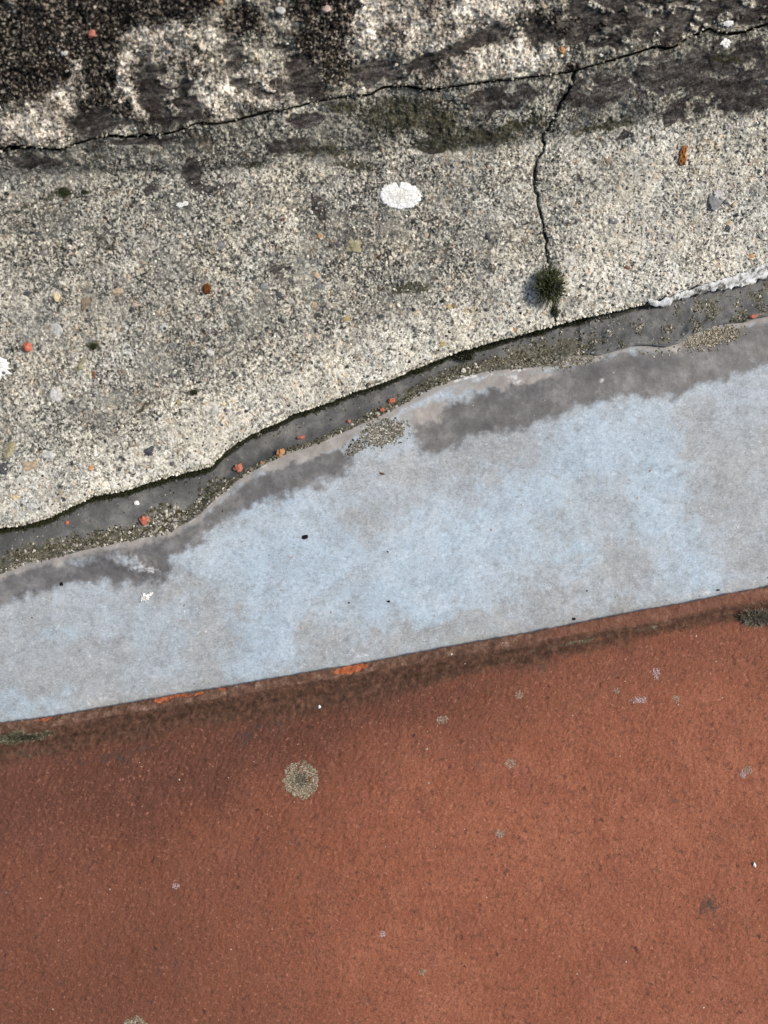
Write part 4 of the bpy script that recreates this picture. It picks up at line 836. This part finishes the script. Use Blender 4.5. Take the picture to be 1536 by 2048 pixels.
x, y = rng.uniform(285, 372, 900), rng.uniform(1000, 1072, 900); ok = (y < STEP(x) - 1) & (rng.random(900) < blob(x, y, 325, 1042, 44, 26, -14, .5)); grit(x[ok], y[ok], 1.5, 5.2, PAL + OL[:2])
x, y = rng.uniform(395, 480, 700), rng.uniform(950, 1010, 700); ok = (y < STEP(x) - 1) & (rng.random(700) < blob(x, y, 435, 982, 38, 17, -20, .5)); grit(x[ok], y[ok], 1.5, 4.2, PAL + OL)
x, y = rng.uniform(690, 830, 4200), rng.uniform(835, 915, 4200); ok = rng.random(4200) < blob(x, y, 768, 866, 44, 24, -14, .5, 9, 16, 5) * 1.0 + .7 * blob(x, y, 708, 896, 20, 12, -30, .5, 6, 14, 6); x, y = x[ok], y[ok]
lf_ = (x < 735); grit(x[~lf_], y[~lf_], .7, 2.6, PAL); grit(x[lf_], y[lf_], .7, 2.4, OL + PAL[1:3])
n = 15000; x = rng.uniform(1120, 1740, n); y = _ce(x) + 6 + rng.random(n) * (STEP(x) - _ce(x) - 8); nz = fbm(x, y, 30, 3, 915)
ok = rng.random(n) < sst(.02, .45, nz) * (.55 + .5 * sst(1240, 1350, x)) + .03; x, y = x[ok], y[ok]; pl = rng.random(len(x)) < .22
grit(x[~pl], y[~pl], .8, 2.8, OL + GRY); grit(x[pl], y[pl], 1.0, 3.0, PAL)
for (cx2, cy2, rx2, ry2, an2, nn2) in [(1158,709,34,11,10,900),(1420,676,54,17,-12,2600),(1120,726,50,9,-4,800),(1320,706,36,7,0,300)]:
    x, y = rng.uniform(cx2 - 90, cx2 + 90, nn2 * 3), rng.uniform(cy2 - 40, cy2 + 40, nn2 * 3)
    ok = (y > STEP(x) + 3) & (rng.random(nn2 * 3) < blob(x, y, cx2, cy2, rx2, ry2, an2, .6, 8, 16, 7)); grit(x[ok], y[ok], .6, 2.4, [(.38,.33,.25),(.28,.24,.18),(.46,.41,.33),(.15,.13,.09),(.09,.08,.05)])
n = 500; x = rng.uniform(-200, 1300, n); y = _ce(x) + 8 + rng.random(n)**1.5 * 40; ok = y < _st(x) - 4; grit(x[ok], y[ok], .9, 2.6, GRY + PAL[:2] + OL)
n = 800; x = rng.uniform(-180, 1710, n); y = _cr(x) + 3.5 * fbm(x, z0(x), 22, 3, 12) + rng.normal(-2, 5, n); ok = fbm(x, y, 40, 2, 920) > -.05; x, y = x[ok], y[ok]
grit(x, y, 1.2, 4.2, [(.30,.28,.22),(.16,.15,.12),(.46,.43,.35),(.07,.065,.055)])
n = 24; yy = rng.uniform(150, 640, n); xx = np.interp(yy, [p[1] for p in VCR], [p[0] for p in VCR]) + rng.normal(0, 4.5, n); grit(xx, yy, 1.2, 3.2, [(.42,.40,.33),(.20,.19,.16),(.56,.53,.45)])
n = 2600; x = rng.uniform(-180, 1290, n); y = C_edge(x) - np.abs(rng.normal(0, 2.6, n)); grit(x, y, 1.2, 3.6, [(.58,.55,.45),(.44,.41,.33),(.68,.65,.56),(.25,.24,.19)])
x, y, r, t = map(np.concatenate, (GX, GY, GR, GT))
grains('grit', x, y, r, t, M_GRAIN, None, flat=.55, sink=.4).__setitem__('kind', 'stuff')
# tiny pale specks of dust scattered on the lead and the tile
n = 420; x = rng.uniform(-150, 1700, n); y = rng.uniform(800, 2200, n); ok = (y > _st(x) + 8) & (np.abs(y - _te(x)) > 6); x, y = x[ok], y[ok]
grains('dust', x, y, .7 + 1.6 * rng.random(len(x))**3, pick([(.55,.45,.38),(.62,.60,.56),(.10,.08,.07),(.42,.22,.15),(.05,.05,.05)], len(x)), M_GRAIN, None, sink=.35).__setitem__('kind', 'stuff')
print('verts', sum(len(o.data.vertices) for o in bpy.data.objects if o.type == 'MESH'))
